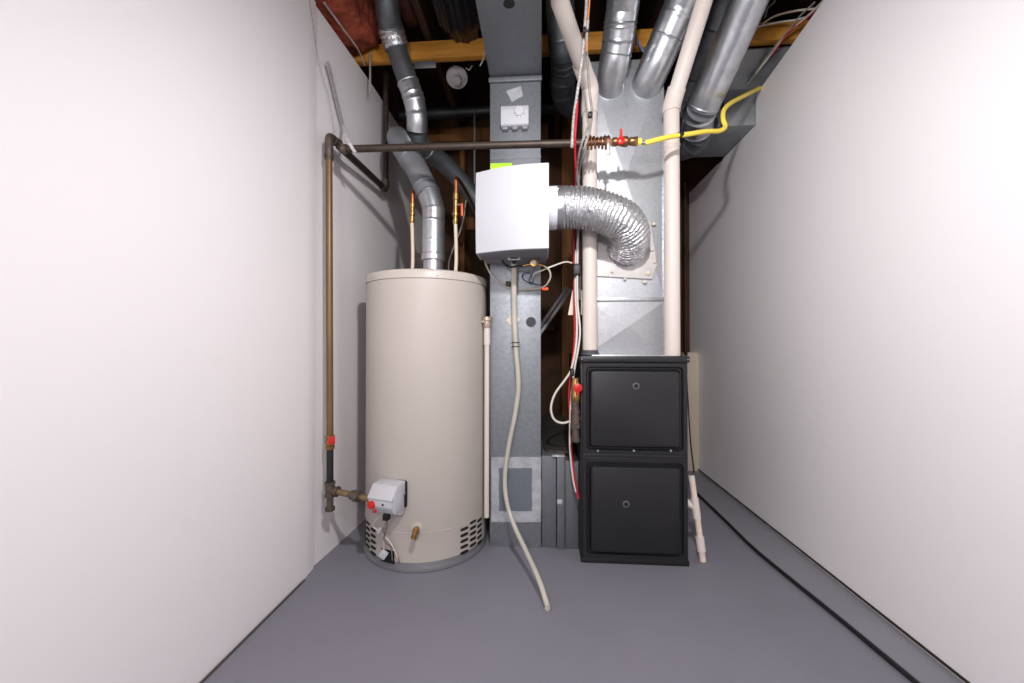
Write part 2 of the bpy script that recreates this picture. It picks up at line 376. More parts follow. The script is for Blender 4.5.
tube('igniter_cable', [gl(.022, .06, -.06), hw(391, 525, .028), hw(389, 537, .03), hw(396, 548, .014), hw(400, 562, .003)], .0018, mat('maroon_lead', '#6e3b3a', .5), wh, 8, 5)
tube('igniter_cable', [hw(387, 533, .018), hw(386, 545, .012), hw(385, 552, .01)], .002, 'cable', wh, 8, 4)
p = hw(384, 528, .022); bx('wire_connector', (-.006, -.005, -.014), (.006, .005, .014), 'white', wh, .002, mtx=Matrix.Translation(p) @ Matrix.Rotation(.5, 4, 'Y'))
p = hw(386, 553, .014); bx('wire_connector', (-.016, -.006, -.016), (.014, .006, .016), 'white', wh, .002, mtx=Matrix.Translation(p) @ Matrix.Rotation(.6, 4, 'Y'))
# drain valve
th, zc = cylhit(417, 528); n3 = Vector((math.cos(th), math.sin(th), 0)); o = hp(th, zc)
dv = bm = BM(); prof(bm, o, n3, [(-.003, .024), (.003, .024), (.005, .014)], 24); obj('valve_escutcheon', bm, 'heatertop', wh)
bm = BM(); prof(bm, o, n3, [(.002, .010), (.018, .010), (.019, .014), (.028, .014), (.029, .009), (.045, .009)], 16)
prof(bm, o+n3*.042, (n3*.3+Vector((-.25, 0, -1))), [(-.008, .010), (.010, .010), (.011, .0115), (.022, .0115)], 16); obj('drain_valve', bm, 'brass', wh, label='brass drain valve')
# relief valve
th = cylhit(481, 322)[0]; n4 = Vector((math.cos(th-.25), math.sin(th-.25), 0)); zr = at(487, 322, 1.80).z
rp = at(487, 322, 1.80); pr = hp(th, rp.z, HR-.01)
bm = BM(); cyl(bm, pr, rp, .011, 14); prof(bm, rp-Vector((0, 0, .028)), (0, 0, 1), [(0, .016), (.012, .019), (.03, .019), (.034, .023), (.050, .023), (.053, .014)], 18)
obj('relief_valve', bm, mat('nickel_brass', '#b8a89a', .35, .7), wh)
th2 = cylhit(480, 300)[0]
dp = thing('discharge_pipe', at(486.5, 517, 1.80), 'thin white discharge pipe hanging down the right side of the water heater', 'pipe')
cy('pipe', at(486.5, 517, 1.80), at(487, 331, 1.80), .0118, 'pvc', dp); cy('coupling', at(487, 345, 1.80), at(487, 327.5, 1.80), .0152, 'pvc', dp)

# flue from the heater
FX = at(433.5, 240, 1.862)
fl = thing('flue_pipe', (FX.x, 1.862, 1.245), 'light grey metal flue pipe rising from the top of the water heater and bending left', 'pipe')
bm = BM(); prof(bm, (FX.x, 1.862, 1.243), (0, 0, 1), [(0, .064), (.012, .060), (.02, .0475), (.10, .0475)], 32); obj('draft_collar', bm, 'galv2', fl)
Pf = [Vector((FX.x, 1.862, 1.315)), Vector((FX.x, 1.862, 1.50)), at(433, 208, 1.865), at(427, 190, 1.87), at(417, 170, 1.88), at(407, 150, 1.90), at(400, 138, 1.95), at(399, 134, 2.06), at(402, 140, 2.3)]
def beads(lst, r, h=.005, w=.006):
    def f(s, i):
        q = r
        for c in lst:
            d = abs(s-c)
            if d < w: q = max(q, r+h*(1-d/w))
        return q
    return f
def dense(P, step=.003):
    out = []
    for i in range(len(P)-1):
        L = (P[i+1]-P[i]).length; k = max(1, int(L/step))
        for j in range(k): out.append(P[i].lerp(P[i+1], j/k))
    out.append(P[-1]); return out
def duct(name, P, r, m, parent, sm=6, seams=(), h=.004, w=.005, seg=32, step=.004, **k):
    P = smooth_path(P, sm) if sm else [Vector(p) for p in P]
    return tube(name, dense(P, step), r, m, parent, seg, rf=beads(seams, r, h, w), **k)
bm = BM(); prof(bm, (FX.x, 1.862, 1.312), (0, 0, 1), [(0, .053), (.004, .056), (.03, .056), (.034, .053)], 32); obj('coupling_band', bm, 'foiltape', fl)
duct('elbow', Pf[:6], .053, 'galv2', fl, seams=(.09, .185, .235), h=.0022, w=.004)
M['fluegrey'] = mat('scuffed_grey_pipe', '#8f9196', .42, .5, col2='#84868b', nscale=14, bump=.08, bscale=14)
duct('upper_section', [at(428.5, 194, 1.868), at(417, 170, 1.88), at(406, 153, 1.90), at(399, 141, 1.95), at(398, 138, 2.06), at(401, 144, 2.3)], .055, M['fluegrey'], fl, seams=(.0,.05, .21), h=.003)
th = .0
for px, py in ((397, 150), (391, 142)):
    q = at(px, py, 1.84)
# round vent duct upper left
vd = thing('vent_duct', at(417, 132, 2.0), 'dim round metal vent duct passing in front of the yellow beam above the water heater', 'duct')
V1 = [at(389, -60, 1.68), at(388, -20, 1.74), at(388, 10, 1.80), at(392, 32, 1.87), at(397, 50, 1.91)]
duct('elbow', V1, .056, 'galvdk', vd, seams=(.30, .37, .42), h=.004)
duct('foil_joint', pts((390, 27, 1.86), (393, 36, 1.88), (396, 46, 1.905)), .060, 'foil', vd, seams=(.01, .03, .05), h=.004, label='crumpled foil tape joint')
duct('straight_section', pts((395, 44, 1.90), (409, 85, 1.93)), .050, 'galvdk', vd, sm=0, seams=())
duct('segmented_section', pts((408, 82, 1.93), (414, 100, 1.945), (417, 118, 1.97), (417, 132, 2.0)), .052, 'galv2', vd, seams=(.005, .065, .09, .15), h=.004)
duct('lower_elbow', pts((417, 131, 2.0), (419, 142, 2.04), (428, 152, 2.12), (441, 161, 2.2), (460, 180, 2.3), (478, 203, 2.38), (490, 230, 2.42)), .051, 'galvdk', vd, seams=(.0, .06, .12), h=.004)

# water lines
def waterline(name, label, px, top, bot, jn, Y, lever=False):
    a = at(px, bot, Y); a.z = 1.242
    t = thing(name, a, label, 'pipe')
    j = at(px, jn, Y); tp = at(px+.5, top, Y); x, y = j.x, j.y
    tube('plastic_tube', [a, a.lerp(j, .35)+Vector((.004, 0, 0)), j], .0085, 'pex', t, 12, 6)
    d = (tp-j)
    L = d.length
    bm = BM(); prof(bm, j-d.normalized()*.01, d, [(0, .010), (.012, .013), (.02, .013), (.022, .010), (.034, .010), (.036, .0145), (.052, .0145), (.055, .011), (L*.6, .011), (L*.62, .014), (L*.78, .014), (L*.8, .010)], 14)
    obj('brass_fitting', bm, 'brass', t)
    cy('copper_stub', j+d*.72, j+d*1.02, .011, 'copper', t, 14)
    tube('supply_line', [tp-Vector((0, 0, .01)), tp+Vector((0, .02, .03)), tp+Vector((0, .3, .06)), Vector((tp.x, 1.28+Y, tp.z+.06))], .008, 'copper', t, 10, 4)
    return t, j, d
waterline('water_line', 'brass-topped pale water line entering the heater left of the flue', 412, 196, 276, 221, 1.86)
t, j, d = waterline('water_line', 'brass-topped pale water line with an orange lever right of the flue', 455.5, 183, 280, 222, 1.82, True)
q = at(461, 205, 1.80)
cy('valve_stem', j+d*.45, q, .006, 'steel', t, 10)
bx('lever', q+Vector((.001, -.008, -.052)), q+Vector((.010, -.003, .006)), 'orange', t, .002, label='orange valve lever')
tube('vent_lead', pts((452, 284, 2.3), (449, 262, 2.3), (462, 225, 2.3), (466, 200, 2.3)), .004, 'cablegrey', None, 8, 5, label='thin grey cable curving behind the right water line', cat='cable')

# ================================================================== gas piping
gp = thing('gas_pipe', at(328, 512, 1.60), 'dark iron gas pipe dropping down the left wall and crossing above the humidifier', 'gas pipe')
YG = 1.60
a = at(346, 149, YG); b = at(584, 143, YG)
cy('cross_pipe', a, b, .0148, 'iron', gp, 20)
el = at(329, 138, YG)
bm = BM(); sweep(bm, fillet([at(329, 160, YG), at(329, 136, YG), at(334, 139.5, YG+.04), at(340, 144, YG+.07)], .03, 5), .0165, 18)
prof(bm, at(329, 158, YG), (0, 0, -1), [(-.014, .019), (0, .019)], 18)
prof(bm, at(333, 140, YG+.03), at(341, 147, YG+.10)-at(333, 140, YG+.03), [(0, .0195), (.014, .0195)], 18)
prof(bm, at(346, 149, YG), a-b, [(-.004, .019), (.016, .019)], 18)
sweep(bm, [a+Vector((0, 0, 0)), at(341, 147, YG+.06)], .0172, 18)
obj('elbow_fitting', bm, 'fitting', gp)
c = at(385, 189, 2.16)
cy('return_pipe', at(339, 146, YG+.05), c, .0165, 'iron', gp, 18)
dtop = Vector((c.x, c.y, 2.46))
bm = BM(); sweep(bm, fillet([c+(at(339, 146, YG+.05)-c).normalized()*.05, c+Vector((0, .006, -.003)), c+Vector((0, .01, .05))], .03, 5), .0195, 18); obj('corner_fitting', bm, 'fitting', gp)
cy('riser', c+Vector((0, .01, .03)), dtop+Vector((0, .01, 0)), .0155, 'iron', gp, 18)
cy('drop_pipe', at(329, 156, YG), at(330, 436, YG), .0135, 'bronze', gp, 20, label='brown vertical drop pipe')
bm = BM(); p0 = at(330, 449, YG); prof(bm, p0, (0, 0, 1), [(0, .017), (.012, .0185), (.014, .015), (.022, .019), (.034, .019), (.042, .015), (.044, .0185), (.056, .0175)], 18); vb = obj('ball_valve', bm, 'brass', gp)
p0 = at(332, 441, YG-.02)
bm = BM(); prof(bm, p0, (.35, -1, 0), [(0, .007), (.01, .014), (.016, .012)], 14); box(bm, p0+Vector((-.004, -.018, -.008)), p0+Vector((.020, -.010, .022)), .003); obj('lever', bm, 'red', vb)
cy('nipple', at(330, 449, YG), at(330, 484, YG), .0135, 'rubber', gp, 18, label='black coated nipple')
bm = BM(); zt = at(330, 490, YG)
prof(bm, at(330, 508, YG), (0, 0, 1), [(0, .013), (.09, .013)], 18)
prof(bm, zt-Vector((0, 0, .028)), (0, 0, 1), [(0, .021), (.010, .021), (.012, .018), (.050, .018), (.052, .021), (.062, .021)], 18)
prof(bm, at(330, 511, YG), (0, 0, 1), [(0, .014), (.003, .019), (.016, .020), (.018, .016)], 18)
q = at(352, 495, 1.585)
prof(bm, zt, q-zt, [(0, .017), (.028, .019), (.030, .021), (.038, .021)], 18)
obj('tee_fitting', bm, 'fitting', gp)
e = gl(-.044, .045, -.006)
cy('connector_pipe', zt, e, .0125, mat('tan_nipple', '#8a7458', .5, .5, col2='#6e5b45', nscale=50), gp, 16)
bm = BM(); d = e-zt; prof(bm, zt+d*.45, d, [(0, .014), (.006, .019), (.02, .020), (.022, .024), (.042, .024), (.044, .017), (.05, .017)], 8); obj('union', bm, 'fitting', gp, smooth=False)
# copper coil of tracer wire around the end of the cross pipe
dirx = (b-a).normalized(); up = Vector((0, 0, 1)); dy = dirx.cross(up)
g0 = at(586, 143, YG); g1 = at(609, 142.5, YG)
P = []
for i in range(150):
    t_ = i/149; an = t_*2*PI*6.3; P.append(g0.lerp(g1, t_)+(up*math.cos(an)+dy*math.sin(an))*(.0205+.003*math.sin(t_*9)))
P.append(P[-1]+Vector((.01, -.005, -.02)))
tube('wire_coil', P, .0042, 'copper', gp, 8)
cy('copper_section', b-dirx*.01, at(614, 142, YG), .0115, 'fitting', gp, 16)
bm = BM(); box(bm, at(607, 154, YG-.02), at(610, 139, YG-.014), .001); prof(bm, at(606, 142.5, YG), dirx, [(0, .0165), (.008, .0165)], 14); obj('bonding_clamp', bm, 'steel', gp)
v0 = at(612, 142, YG)
bm = BM(); prof(bm, v0, dirx, [(0, .013), (.006, .017), (.018, .017), (.022, .014), (.045, .020), (.058, .020), (.066, .013), (.072, .0165), (.085, .0165)], 16)
vb = obj('ball_valve', bm, mat('tarnished_brass', '#8a6a48', .38, .8, col2='#6f5238', nscale=50), gp)
p0 = at(621, 140.5, YG-.022)
bm = BM(); prof(bm, p0+Vector((0, .012, 0)), (0, -1, 0), [(0, .008), (.006, .016), (.014, .015), (.018, .009)], 16)
prism_pts = [(-.009, 0), (.009, 0), (.005, .022), (.004, .044), (-.004, .044), (-.005, .022)]
extr(bm, prism_pts, lambda x, z: p0+Vector((x, -.004, z)), lambda x, z: p0+Vector((x, .002, z))); obj('lever', bm, 'red', vb, label='red lever')
v1 = at(633, 141.5, YG)
bm = BM(); prof(bm, v1, dirx, [(0, .012), (.004, .018), (.016, .018), (.020, .011), (.028, .011)], 6); obj('flare_nut', bm, 'brass', gp, smooth=False)

yh = thing('gas_hose', at(640, 143, YG), 'yellow coated flexible gas line running right across the cream pipe to the wall', 'hose')
Y2 = 1.63
Ph = pts((645, 143, YG), (660, 139, 1.60), (675, 136, 1.62), (690, 134, 1.64), (706, 131.5, 1.68), (719, 131, 1.72), (725, 127, 1.74), (723, 119, 1.75), (724, 110, 1.78), (731, 103, 1.84), (742, 97, 1.95), (754, 91, 2.08), (760, 88, 2.14))
tube('jacketed_tube', Ph, .0095, 'yellow', yh, 14, 6)
cy('end_connector', at(638, 142.5, YG), at(646, 142.8, YG), .008, 'steel', yh, 14)
cy('adapter', at(636, 141.8, YG), at(641, 142, YG), .014, 'yellow', yh, 8)
cy('tape_wrap', at(678.5, 135.2, 1.624), at(682.5, 134.6, 1.63), .0112, 'rubber', yh, 14)
0 and cy('escutcheon_sleeve', at(722.5, 124, 1.745), at(723.2, 120.5, 1.745), .0112, 'orange', yh, 14)

# ================================================================== return duct (boxed vertical duct)
rd = thing('return_duct', (-.116, 2.0, 0), 'tall boxed grey sheet metal duct between the water heater and the furnace', 'duct')
DX0, DX1, DY0, DY1 = -.2325, -.001, 1.815, 2.15
zb = 2.143
bx('vertical_section', (DX0, DY0, 0), (DX1, DY1, zb-.03), 'galvbox', rd, .0015)
bm = BM()
extr(bm, [(DY1, zb), (.4, zb), (.4, zb+.20), (DY1, zb+.20)], lambda y, z: Vector((DX0, y, z)), lambda y, z: Vector((DX1+.004, y, z)))
obj('overhead_section', bm, 'ductgrey', rd, smooth=False)
bx('collar_section', (DX0, DY0+.002, zb-.031), (DX1, DY1, zb+.001), 'ductgrey', rd)
bx('drive_cleat', (DX0-.006, DY0-.012, zb-.028), (DX1+.006, DY0+.004, zb-.006), 'ductgrey', rd, .003)
hc = at(509, 3.5, 1.52); 
v = ray(509, 3.5); k = (zb-H)/v.z; hc = Vector((0, 0, H))+v*k
cy('knockout_hole', (hc.x, hc.y, zb+.001), (hc.x, hc.y, zb-.001), .021, 'black', rd, 28)
pc = at(531, 322, DY0); cy('hole_plug', (pc.x, DY0-.003, pc.z), (pc.x, DY0+.002, pc.z), .0225, 'rubber', rd, 28)
# foil tape patch, sealant
def quad(name, c, m, parent, th=.0012, n=(0, -1, 0), **k):
    n = Vector(n)*th
    return prism(name, [(i,) for i in range(len(c))], lambda i: Vector(c[i])+n, lambda i: Vector(c[i])-n*.3, m, parent, smooth=False, **k)
quad('tape_patch', pts((506, 91, DY0), (521, 86, DY0), (523, 96, DY0), (512, 102, DY0)), 'cleartape', rd)
quad('seam_strip', pts((491, 157.5, DY0), (541, 155.5, DY0), (541, 158, DY0), (491, 160, DY0)), 'galvdk', rd)
quad('sticker', pts((490.5, 163.5, DY0), (512, 163, DY0), (512, 172, DY0), (490.5, 172, DY0)), 'lime', rd, label='lime green sticker')
bm = BM(); cp = at(513, 320, DY0)
ang = [i/20*2*PI for i in range(20)]
extr(bm, [(math.cos(a_)*(.026+.007*math.sin(a_*4+1)), math.sin(a_)*(.022+.006*math.cos(a_*3))) for a_ in ang], lambda x, z: Vector((cp.x+x, DY0-.0015, cp.z+z)), lambda x, z: Vector((cp.x+x, DY0+.001, cp.z+z)))
obj('sealant_patch', bm, 'patch', rd, smooth=False)
# access plate with tape border
def rect(px0, py0, px1, py1, Y): return pts((px0, py0, Y), (px1, py0, Y), (px1, py1, Y), (px0, py1, Y))
bm = BM()
ot = rect(491.5, 457, 541, 522, DY0); it = rect(499, 468, 532, 511, DY0)
def wav(a, b, n, amp):
    return [a.lerp(b, i/n)+Vector((random.uniform(-amp, amp), 0, random.uniform(-amp, amp))) for i in range(n)]
O = []; I = []
for i in range(4): O += wav(ot[i], ot[(i+1) % 4], 12, .0012); I += wav(it[i], it[(i+1) % 4], 12, .0015)
n_ = len(O); A = [[bm.verts.new(p+Vector((0, y, 0))) for p in L] for L in (O, I) for y in (-.002, .0005)]
for i in range(n_):
    j = (i+1) % n_
    bm.faces.new((A[0][i], A[0][j], A[2][j], A[2][i])); bm.faces.new((A[0][i], A[0][j], A[1][j], A[1][i])); bm.faces.new((A[2][i], A[2][j], A[3][j], A[3][i])); bm.faces.new((A[1][i], A[1][j], A[3][j], A[3][i]))
obj('foil_tape_border', bm, 'cleartape', rd, smooth=False)
quad('access_plate', rect(496, 465, 535, 514, DY0), 'panelmetal', rd, .001)

# humidistat
bc = at(515.3, 120.5, DY0)
hs = thing('humidistat', (bc.x, DY0, bc.z-.055), 'small white control box with a round dial on the boxed duct above the gas pipe', 'humidistat')
prism('casing', [(0, .056), (.028, .052), (.036, .030), (.036, -.034), (.028, -.040), (0, -.040)], lambda n, z: Vector((bc.x-.064, DY0-n, bc.z+z)), lambda n, z: Vector((bc.x+.062, DY0-n, bc.z+z)), 'white', hs, .003)
bm = BM(); prof(bm, Vector((bc.x+.020, DY0-.036, bc.z+.018)), (0, -1, -.05), [(-.004, .0255), (.003, .0255), (.004, .021), (.009, .019), (.010, .005)], 32); kn = obj('dial', bm, mat('dial_white', '#bcbcc0', .4), hs)
for i in range(8):
    a_ = i*PI/4+.3; q = Vector((bc.x+.020+math.cos(a_)*.0235, DY0-.0395, bc.z+.018+math.sin(a_)*.0235))
    if i == 0: bm = BM()
    box(bm, q-Vector((.0013, .0006, .0013)), q+Vector((.0013, .0006, .0013)))
obj('dial_marks', bm, 'rubber', kn, smooth=False)
for dx_ in (-.045, .0, .045):
    bx('foot', (bc.x+dx_-.012, DY0-.026, bc.z-.052), (bc.x+dx_+.012, DY0-.004, bc.z-.040), 'shroud', hs, .002)

# ================================================================== humidifier
hu = thing('humidifier', (-.116, 1.68, 1.26), 'white whole house humidifier with a curved cover mounted on the boxed duct', 'humidifier')
def hull(x0, x1, yl, yr, bulge, zt, zbm, name, m, parent, back=1.80, bev=.012, zbulge=.004):
    bm = BM(); n = 16; poly = []
    for i in range(n+1):
        t_ = i/n; poly.append((x0+(x1-x0)*t_, yl+(yr-yl)*t_-bulge*math.sin(PI*t_)))
    poly += [(x1, back), (x0, back)]
    rows = []
    K = 10
    for j in range(K+1):
        s = j/K; rows.append([bm.verts.new(Vector((x, y-(zbulge*math.sin(PI*s) if i <= n else 0), zbm+(zt-zbm)*s))) for i, (x, y) in enumerate(poly)])
    N_ = len(poly)
    for j in range(K):
        for i in range(N_): bm.faces.new((rows[j][i], rows[j][(i+1) % N_], rows[j+1][(i+1) % N_], rows[j+1][i]))
    bm.faces.new(rows[0]); bm.faces.new(rows[-1])
    es = [e for e in bm.edges if len(e.link_faces) == 2 and e.calc_face_angle(0) > .6]
    bmesh.ops.bevel(bm, geom=es, offset=bev, segments=4, profile=.5, affect='EDGES')
    return obj(name, bm, m, parent, angle=60)
hull(-.262, .030, 1.60, 1.530, .020, 1.612, 1.285, 'cover', M['white'], hu, back=1.72, bev=.008, zbulge=.012)
sh = hull(-.254, .025, 1.606, 1.536, .019, 1.29, 1.2805, 'shaded_underside', M['undershade'], hu, back=1.70, bev=.003)  # thin sheet under the cover, its grey stands in for underside shade
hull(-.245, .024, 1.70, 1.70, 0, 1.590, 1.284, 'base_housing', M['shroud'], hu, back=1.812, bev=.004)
lp = at(514, 254.5, 1.665)
bx('latch', (lp.x-.026, lp.y-.005, 1.270), (lp.x+.026, lp.y+.012, 1.283), 'greyp', sh, .003)
bx('latch_slot', (lp.x-.016, lp.y-.0065, 1.2735), (lp.x+.016, lp.y-.004, 1.2795), 'rubber', sh, .001)
ck = Vector((.02, 1.665, 1.483))
bm = BM(); prof(bm, ck, (1, 0, 0), [(-.01, .087), (.058, .087), (.060, .084)], 40); hcol = obj('outlet_collar', bm, mat('white_collar', '#dcdce4', .35), hu)
bm = BM()
for z_, w_, x_ in ((.030, .012, .030), (-.02, .008, .040), (.05, .006, .044)):
    bm = BM()
    y_ = -math.sqrt(.087**2-z_**2)
    box(bm, ck+Vector((x_-w_, y_-.002, z_-.006)), ck+Vector((x_+w_, y_+.004, z_+.006)), .001, 1, None)
    obj('collar_slot', bm, 'steel', hcol)
# plumbing beneath the humidifier
sv = thing('solenoid_valve', at(534, 268, 1.72), 'small brass solenoid valve under the right end of the humidifier', 'valve')
q = at(534, 263, 1.70)
bm = BM(); prof(bm, q, (0, -1, 0), [(-.08, .010), (.0, .014), (.004, .0165), (.014, .0165), (.015, .009), (.016, .009)], 20); obj('brass_body', bm, 'brass', sv)
cy('core', q+Vector((0, -.017, 0)), q+Vector((0, -.010, 0)), .0085, 'greyp', sv, 18)
cy('inlet', at(523, 266, 1.71), at(531, 264, 1.71), .005, 'brass', sv, 12); cy('outlet', at(537, 264, 1.71), at(544, 266, 1.71), .0055, 'brass', sv, 12)
cy('mounting_stub', at(534, 262, 1.72), at(534, 256, 1.72), .006, 'steel', sv, 10)
tube('power_lead', pts((501, 257, 1.72), (504, 263, 1.73), (510, 267, 1.74), (517, 266, 1.72), (524, 266, 1.71)), .0045, 'rubber', None, 10, 6, label='short black lead looping under the humidifier to the brass valve', cat='cable')
tube('water_tube', pts((544, 266, 1.71), (549, 270, 1.71), (550.5, 277, 1.72), (547, 284, 1.74), (543, 287, 1.76), (534, 289, 1.79), (520, 290, 1.805), (510, 288, 1.81-.006), (497, 281, 1.80), (490, 273, 1.79), (485, 262, 1.77), (484, 255, 1.72)), .0038, 'hose', None, 10, 6, label='thin clear water tube looping under the humidifier across the duct', cat='tube')
tube('control_cable', pts((572, 263, 1.80), (565, 262, 1.78), (553, 266, 1.75), (543, 270, 1.75), (534, 274, 1.77), (532, 281, 1.79)), .0035, 'cable', None, 10, 6, label='thin white cable running from the cable bundle to the navy wires under the humidifier', cat='cable')
tube('navy_wire', pts((534, 268, 1.73), (532, 276, 1.76), (532, 283, 1.79), (526, 281, 1.80), (522, 277, 1.80), (525, 273, 1.795), (531, 274, 1.79), (529, 281, 1.795), (535, 284, 1.79), (541, 285, 1.78)), .0019, 'navy', None, 8, 6, label='tangled navy wires below the brass solenoid valve', cat='wire')
wn = at(545, 289, 1.74); bm = BM(); prof(bm, wn-Vector((.014, 0, 0)), (1, 0, 0), [(0, .004), (.006, .006), (.026, .0075), (.028, .005)], 12)
obj('wire_nut', bm, 'orange', label='bright orange wire nut beside the boxed duct below the humidifier', cat='wire connector')
bx('cable_clip', at(506.5, 286, 1.80)+Vector((-.003, -.012, 0)), at(510, 281.5, 1.80)+Vector((.003, 0, 0)), 'rubber', None, .001, mtx=None, label='small black clip on the tube left of the drain hose', cat='clip')
# drain hose
dh = thing('drain_hose', at(547, 606, 1.4), 'cloudy vinyl drain hose hanging from the humidifier down to the floor', 'hose')
f0 = Vector((0, 0, H))+ray(547, 606)*((.008-H)/ray(547, 606).z)
Pd = pts((514, 262, 1.74), (514, 290, 1.765), (514.5, 320, 1.775), (516, 350, 1.775), (518.5, 385, 1.77), (515, 415, 1.77), (509, 445, 1.77), (505, 475, 1.765), (506.5, 500, 1.75), (514, 525, 1.70), (527, 553, 1.58), (539, 580, 1.47))+[Vector((f0.x, f0.y, .012)), Vector((f0.x+.001, f0.y-.015, .0095))]
tube('vinyl_tube', Pd, .0098, 'hose', dh, 16, 7, rf=lambda s, i: max(.0095, .0128-.003*s))
cy('hose_cuff', at(514, 258, 1.735), at(514, 264, 1.74), .0115, 'rubber', dh, 14)
bm = BM()
for py_ in (342.5, 346.5):
    q = at(515.6, py_, 1.775); prof(bm, q-Vector((0, 0, .0015)), (.12, 0, 1), [(0, .0145), (.0035, .0145)], 16); box(bm, q+Vector((.01, -.004, -.001)), q+Vector((.02, -.002, .002)))
    box(bm, q+Vector((-.022, -.004, -.004)), q+Vector((-.008, -.002, 0)))
obj('zip_tie', bm, 'rubber', dh)

# ================================================================== flexible foil duct
fd = thing('flexible_duct', (.24, 1.68, 1.40), 'crinkled silver foil flexible duct curving from the humidifier into the plenum', 'duct')
PY = 1.845
Pfl = smooth_path([(.078, 1.665, 1.483), (.16, 1.660, 1.480), (.25, 1.665, 1.462), (.325, 1.685, 1.435), (.375, 1.735, 1.395), (.385, 1.79, 1.365), (.385, PY-.012, 1.35)], 30)
def fw(s, a):
    return .055*math.sin(s*2*PI/.0145+1.3*noise.noise(Vector((math.cos(a)*2, math.sin(a)*2, s*16))) * 3)*(.5+.5*noise.noise(Vector((a*1.5, s*30, 4)))+.4) + .03*noise.noise(Vector((math.cos(a)*3, math.sin(a)*3, s*30)))
bm = BM(); sweep(bm, dense(Pfl, .0024), .083, 64, wob=fw); obj('foil_tube', bm, 'foil', fd, angle=80)
bm = BM(); prof(bm, (.066, 1.665, 1.483), (1, .0, 0), [(0, .089), (.024, .089), (.027, .086)], 40); obj('foil_tape_band', bm, 'foiltape', fd)
bm = BM(); prof(bm, (.385, PY-.014, 1.35), (0, 1, 0), [(0, .090), (.006, .090), (.007, .108), (.0125, .108)], 40); obj('start_collar', bm, 'foiltape', fd)

# ================================================================== furnace
FX0, FX1, FY0, FY1, FZ = .168, .610, 1.712, 2.43, .868
fu = thing('furnace', ((FX0+FX1)/2, FY0+.3, 0), 'black upright gas furnace with two square door panels', 'furnace')
bx('cabinet', (FX0, FY0+.006, .0), (FX1, FY1, FZ-.002), 'furnd', fu, .003)
bm = BM(); box(bm, (FX0-.004, FY0-.010, FZ-.026), (FX1+.004, FY0+.02, FZ), .004); obj('top_rail', bm, 'furn', fu)
# top deck ledge light metal lip
bx('top_flange', (FX0+.05, FY0+.03, FZ-.003), (FX1-.03, FY1-.1, FZ+.004), 'galv', fu, .001)
def panel(name, z0, z1, label=None):
    bm = BM(); x0, x1 = FX0+.006, FX1-.006; y = FY0+.008
    # stepped raised door: outer flat, groove, raised field with rounded corners
    def rr(i, r, yy):
        a0, a1, b0, b1 = x0+i, x1-i, z0+i, z1-i; v = []
        for cx, cz, s in ((a1-r, b1-r, 0), (a0+r, b1-r, 1), (a0+r, b0+r, 2), (a1-r, b0+r, 3)):
            for k_ in range(6):
                an = (s+k_/5)*PI/2; v.append(bm.verts.new((cx+r*math.cos(an), yy, cz+r*math.sin(an))))
        return v
    L = [rr(0, .003, y), rr(0, .003, y-.014), rr(.002, .003, y-.016), rr(.016, .018, y-.016), rr(.021, .017, y-.005), rr(.026, .016, y-.005), rr(.036, .014, y-.027), rr(.039, .012, y-.028)]
    for i in range(len(L)-1):
        n = len(L[i])
        for k_ in range(n): bm.faces.new((L[i][k_], L[i][(k_+1) % n], L[i+1][(k_+1) % n], L[i+1][k_]))
    bm.faces.new(L[0][::-1]); bm.faces.new(L[-1])
    return obj(name, bm, 'furn', fu, angle=25)
zm = at(634, 457, FY0).z
up_ = panel('upper_door', zm+.012, FZ-.028); lo_ = panel('lower_door', .022, zm-.004)
bx('center_rail', (FX0+.006, FY0-.006, zm-.006), (FX1-.010, FY0+.008, zm+.014), 'furn', fu, .003)
for px in (598, 634, 671): q = at(px, 451, FY0-.008); screw(fu, (q.x, FY0-.006, q.z), r=.0045)
for (px, py, d_) in ((636, 386, up_), (626, 504, lo_)):
    q = at(px, py, FY0-.018)
    bm = BM(); prof(bm, (q.x, FY0-.015, q.z), (0, -1, 0), [(0, .0155), (.0045, .0155), (.0055, .0135), (.0056, .010)], 24); pt = obj('sight_port', bm, mat('port_ring', '#55555a', .4), d_)
    bm = BM(); prof(bm, (q.x, FY0-.0205, q.z), (0, -1, 0), [(0, .009), (.0008, .009)], 6); obj('port_glass', bm, 'black', pt)
for q in ((FX0+.012, .012), (FX1-.012, .012)): screw(fu, (q[0], FY0+.004, q[1]), r=.003)
bx('base_rail', (FX0-.001, FY0-.006, 0), (FX1+.001, FY0+.02, .022), 'furnd', fu, .003)
bx('floor_pad', (FX0+.01, FY0-.02, 0), (FX1+.012, FY0+.012, .004), 'curb', None, label='thin painted lip on the floor in front of the furnace', cat='floor pad') if False else None
for z_ in (FZ-.013,): screw(fu, (FX0+.004, FY0-.010, z_), r=.003); screw(fu, (FX1-.004, FY0-.010, z_), r=.003)

# plenum
pl = thing('supply_plenum', (.40, 2.2, FZ+.004), 'galvanized sheet metal plenum standing on top of the furnace', 'plenum')
PX0, PX1 = .208, .556
def crossbrk(name, x0, x1, z0, z1, y, y1, m, amp=.008):
    bm = BM(); c = bm.verts.new(((x0+x1)/2, y-amp, (z0+z1)/2))
    f = [bm.verts.new(p) for p in ((x0, y, z0), (x1, y, z0), (x1, y, z1), (x0, y, z1))]
    g = [bm.verts.new(p) for p in ((x0, y1, z0), (x1, y1, z0), (x1, y1, z1), (x0, y1, z1))]
    for i in range(4):
        j = (i+1) % 4; bm.faces.new((f[i], f[j], c)); bm.faces.new((f[i], g[i], g[j], f[j]))
    bm.faces.new(g[::-1]); return obj(name, bm, m, pl, smooth=False)
zc = at(630, 299, PY).z
crossbrk('coil_case', PX0, PX1+.012, FZ+.004, zc-.004, PY, 2.40, 'galvbox2', .010)
ztop = 2.215
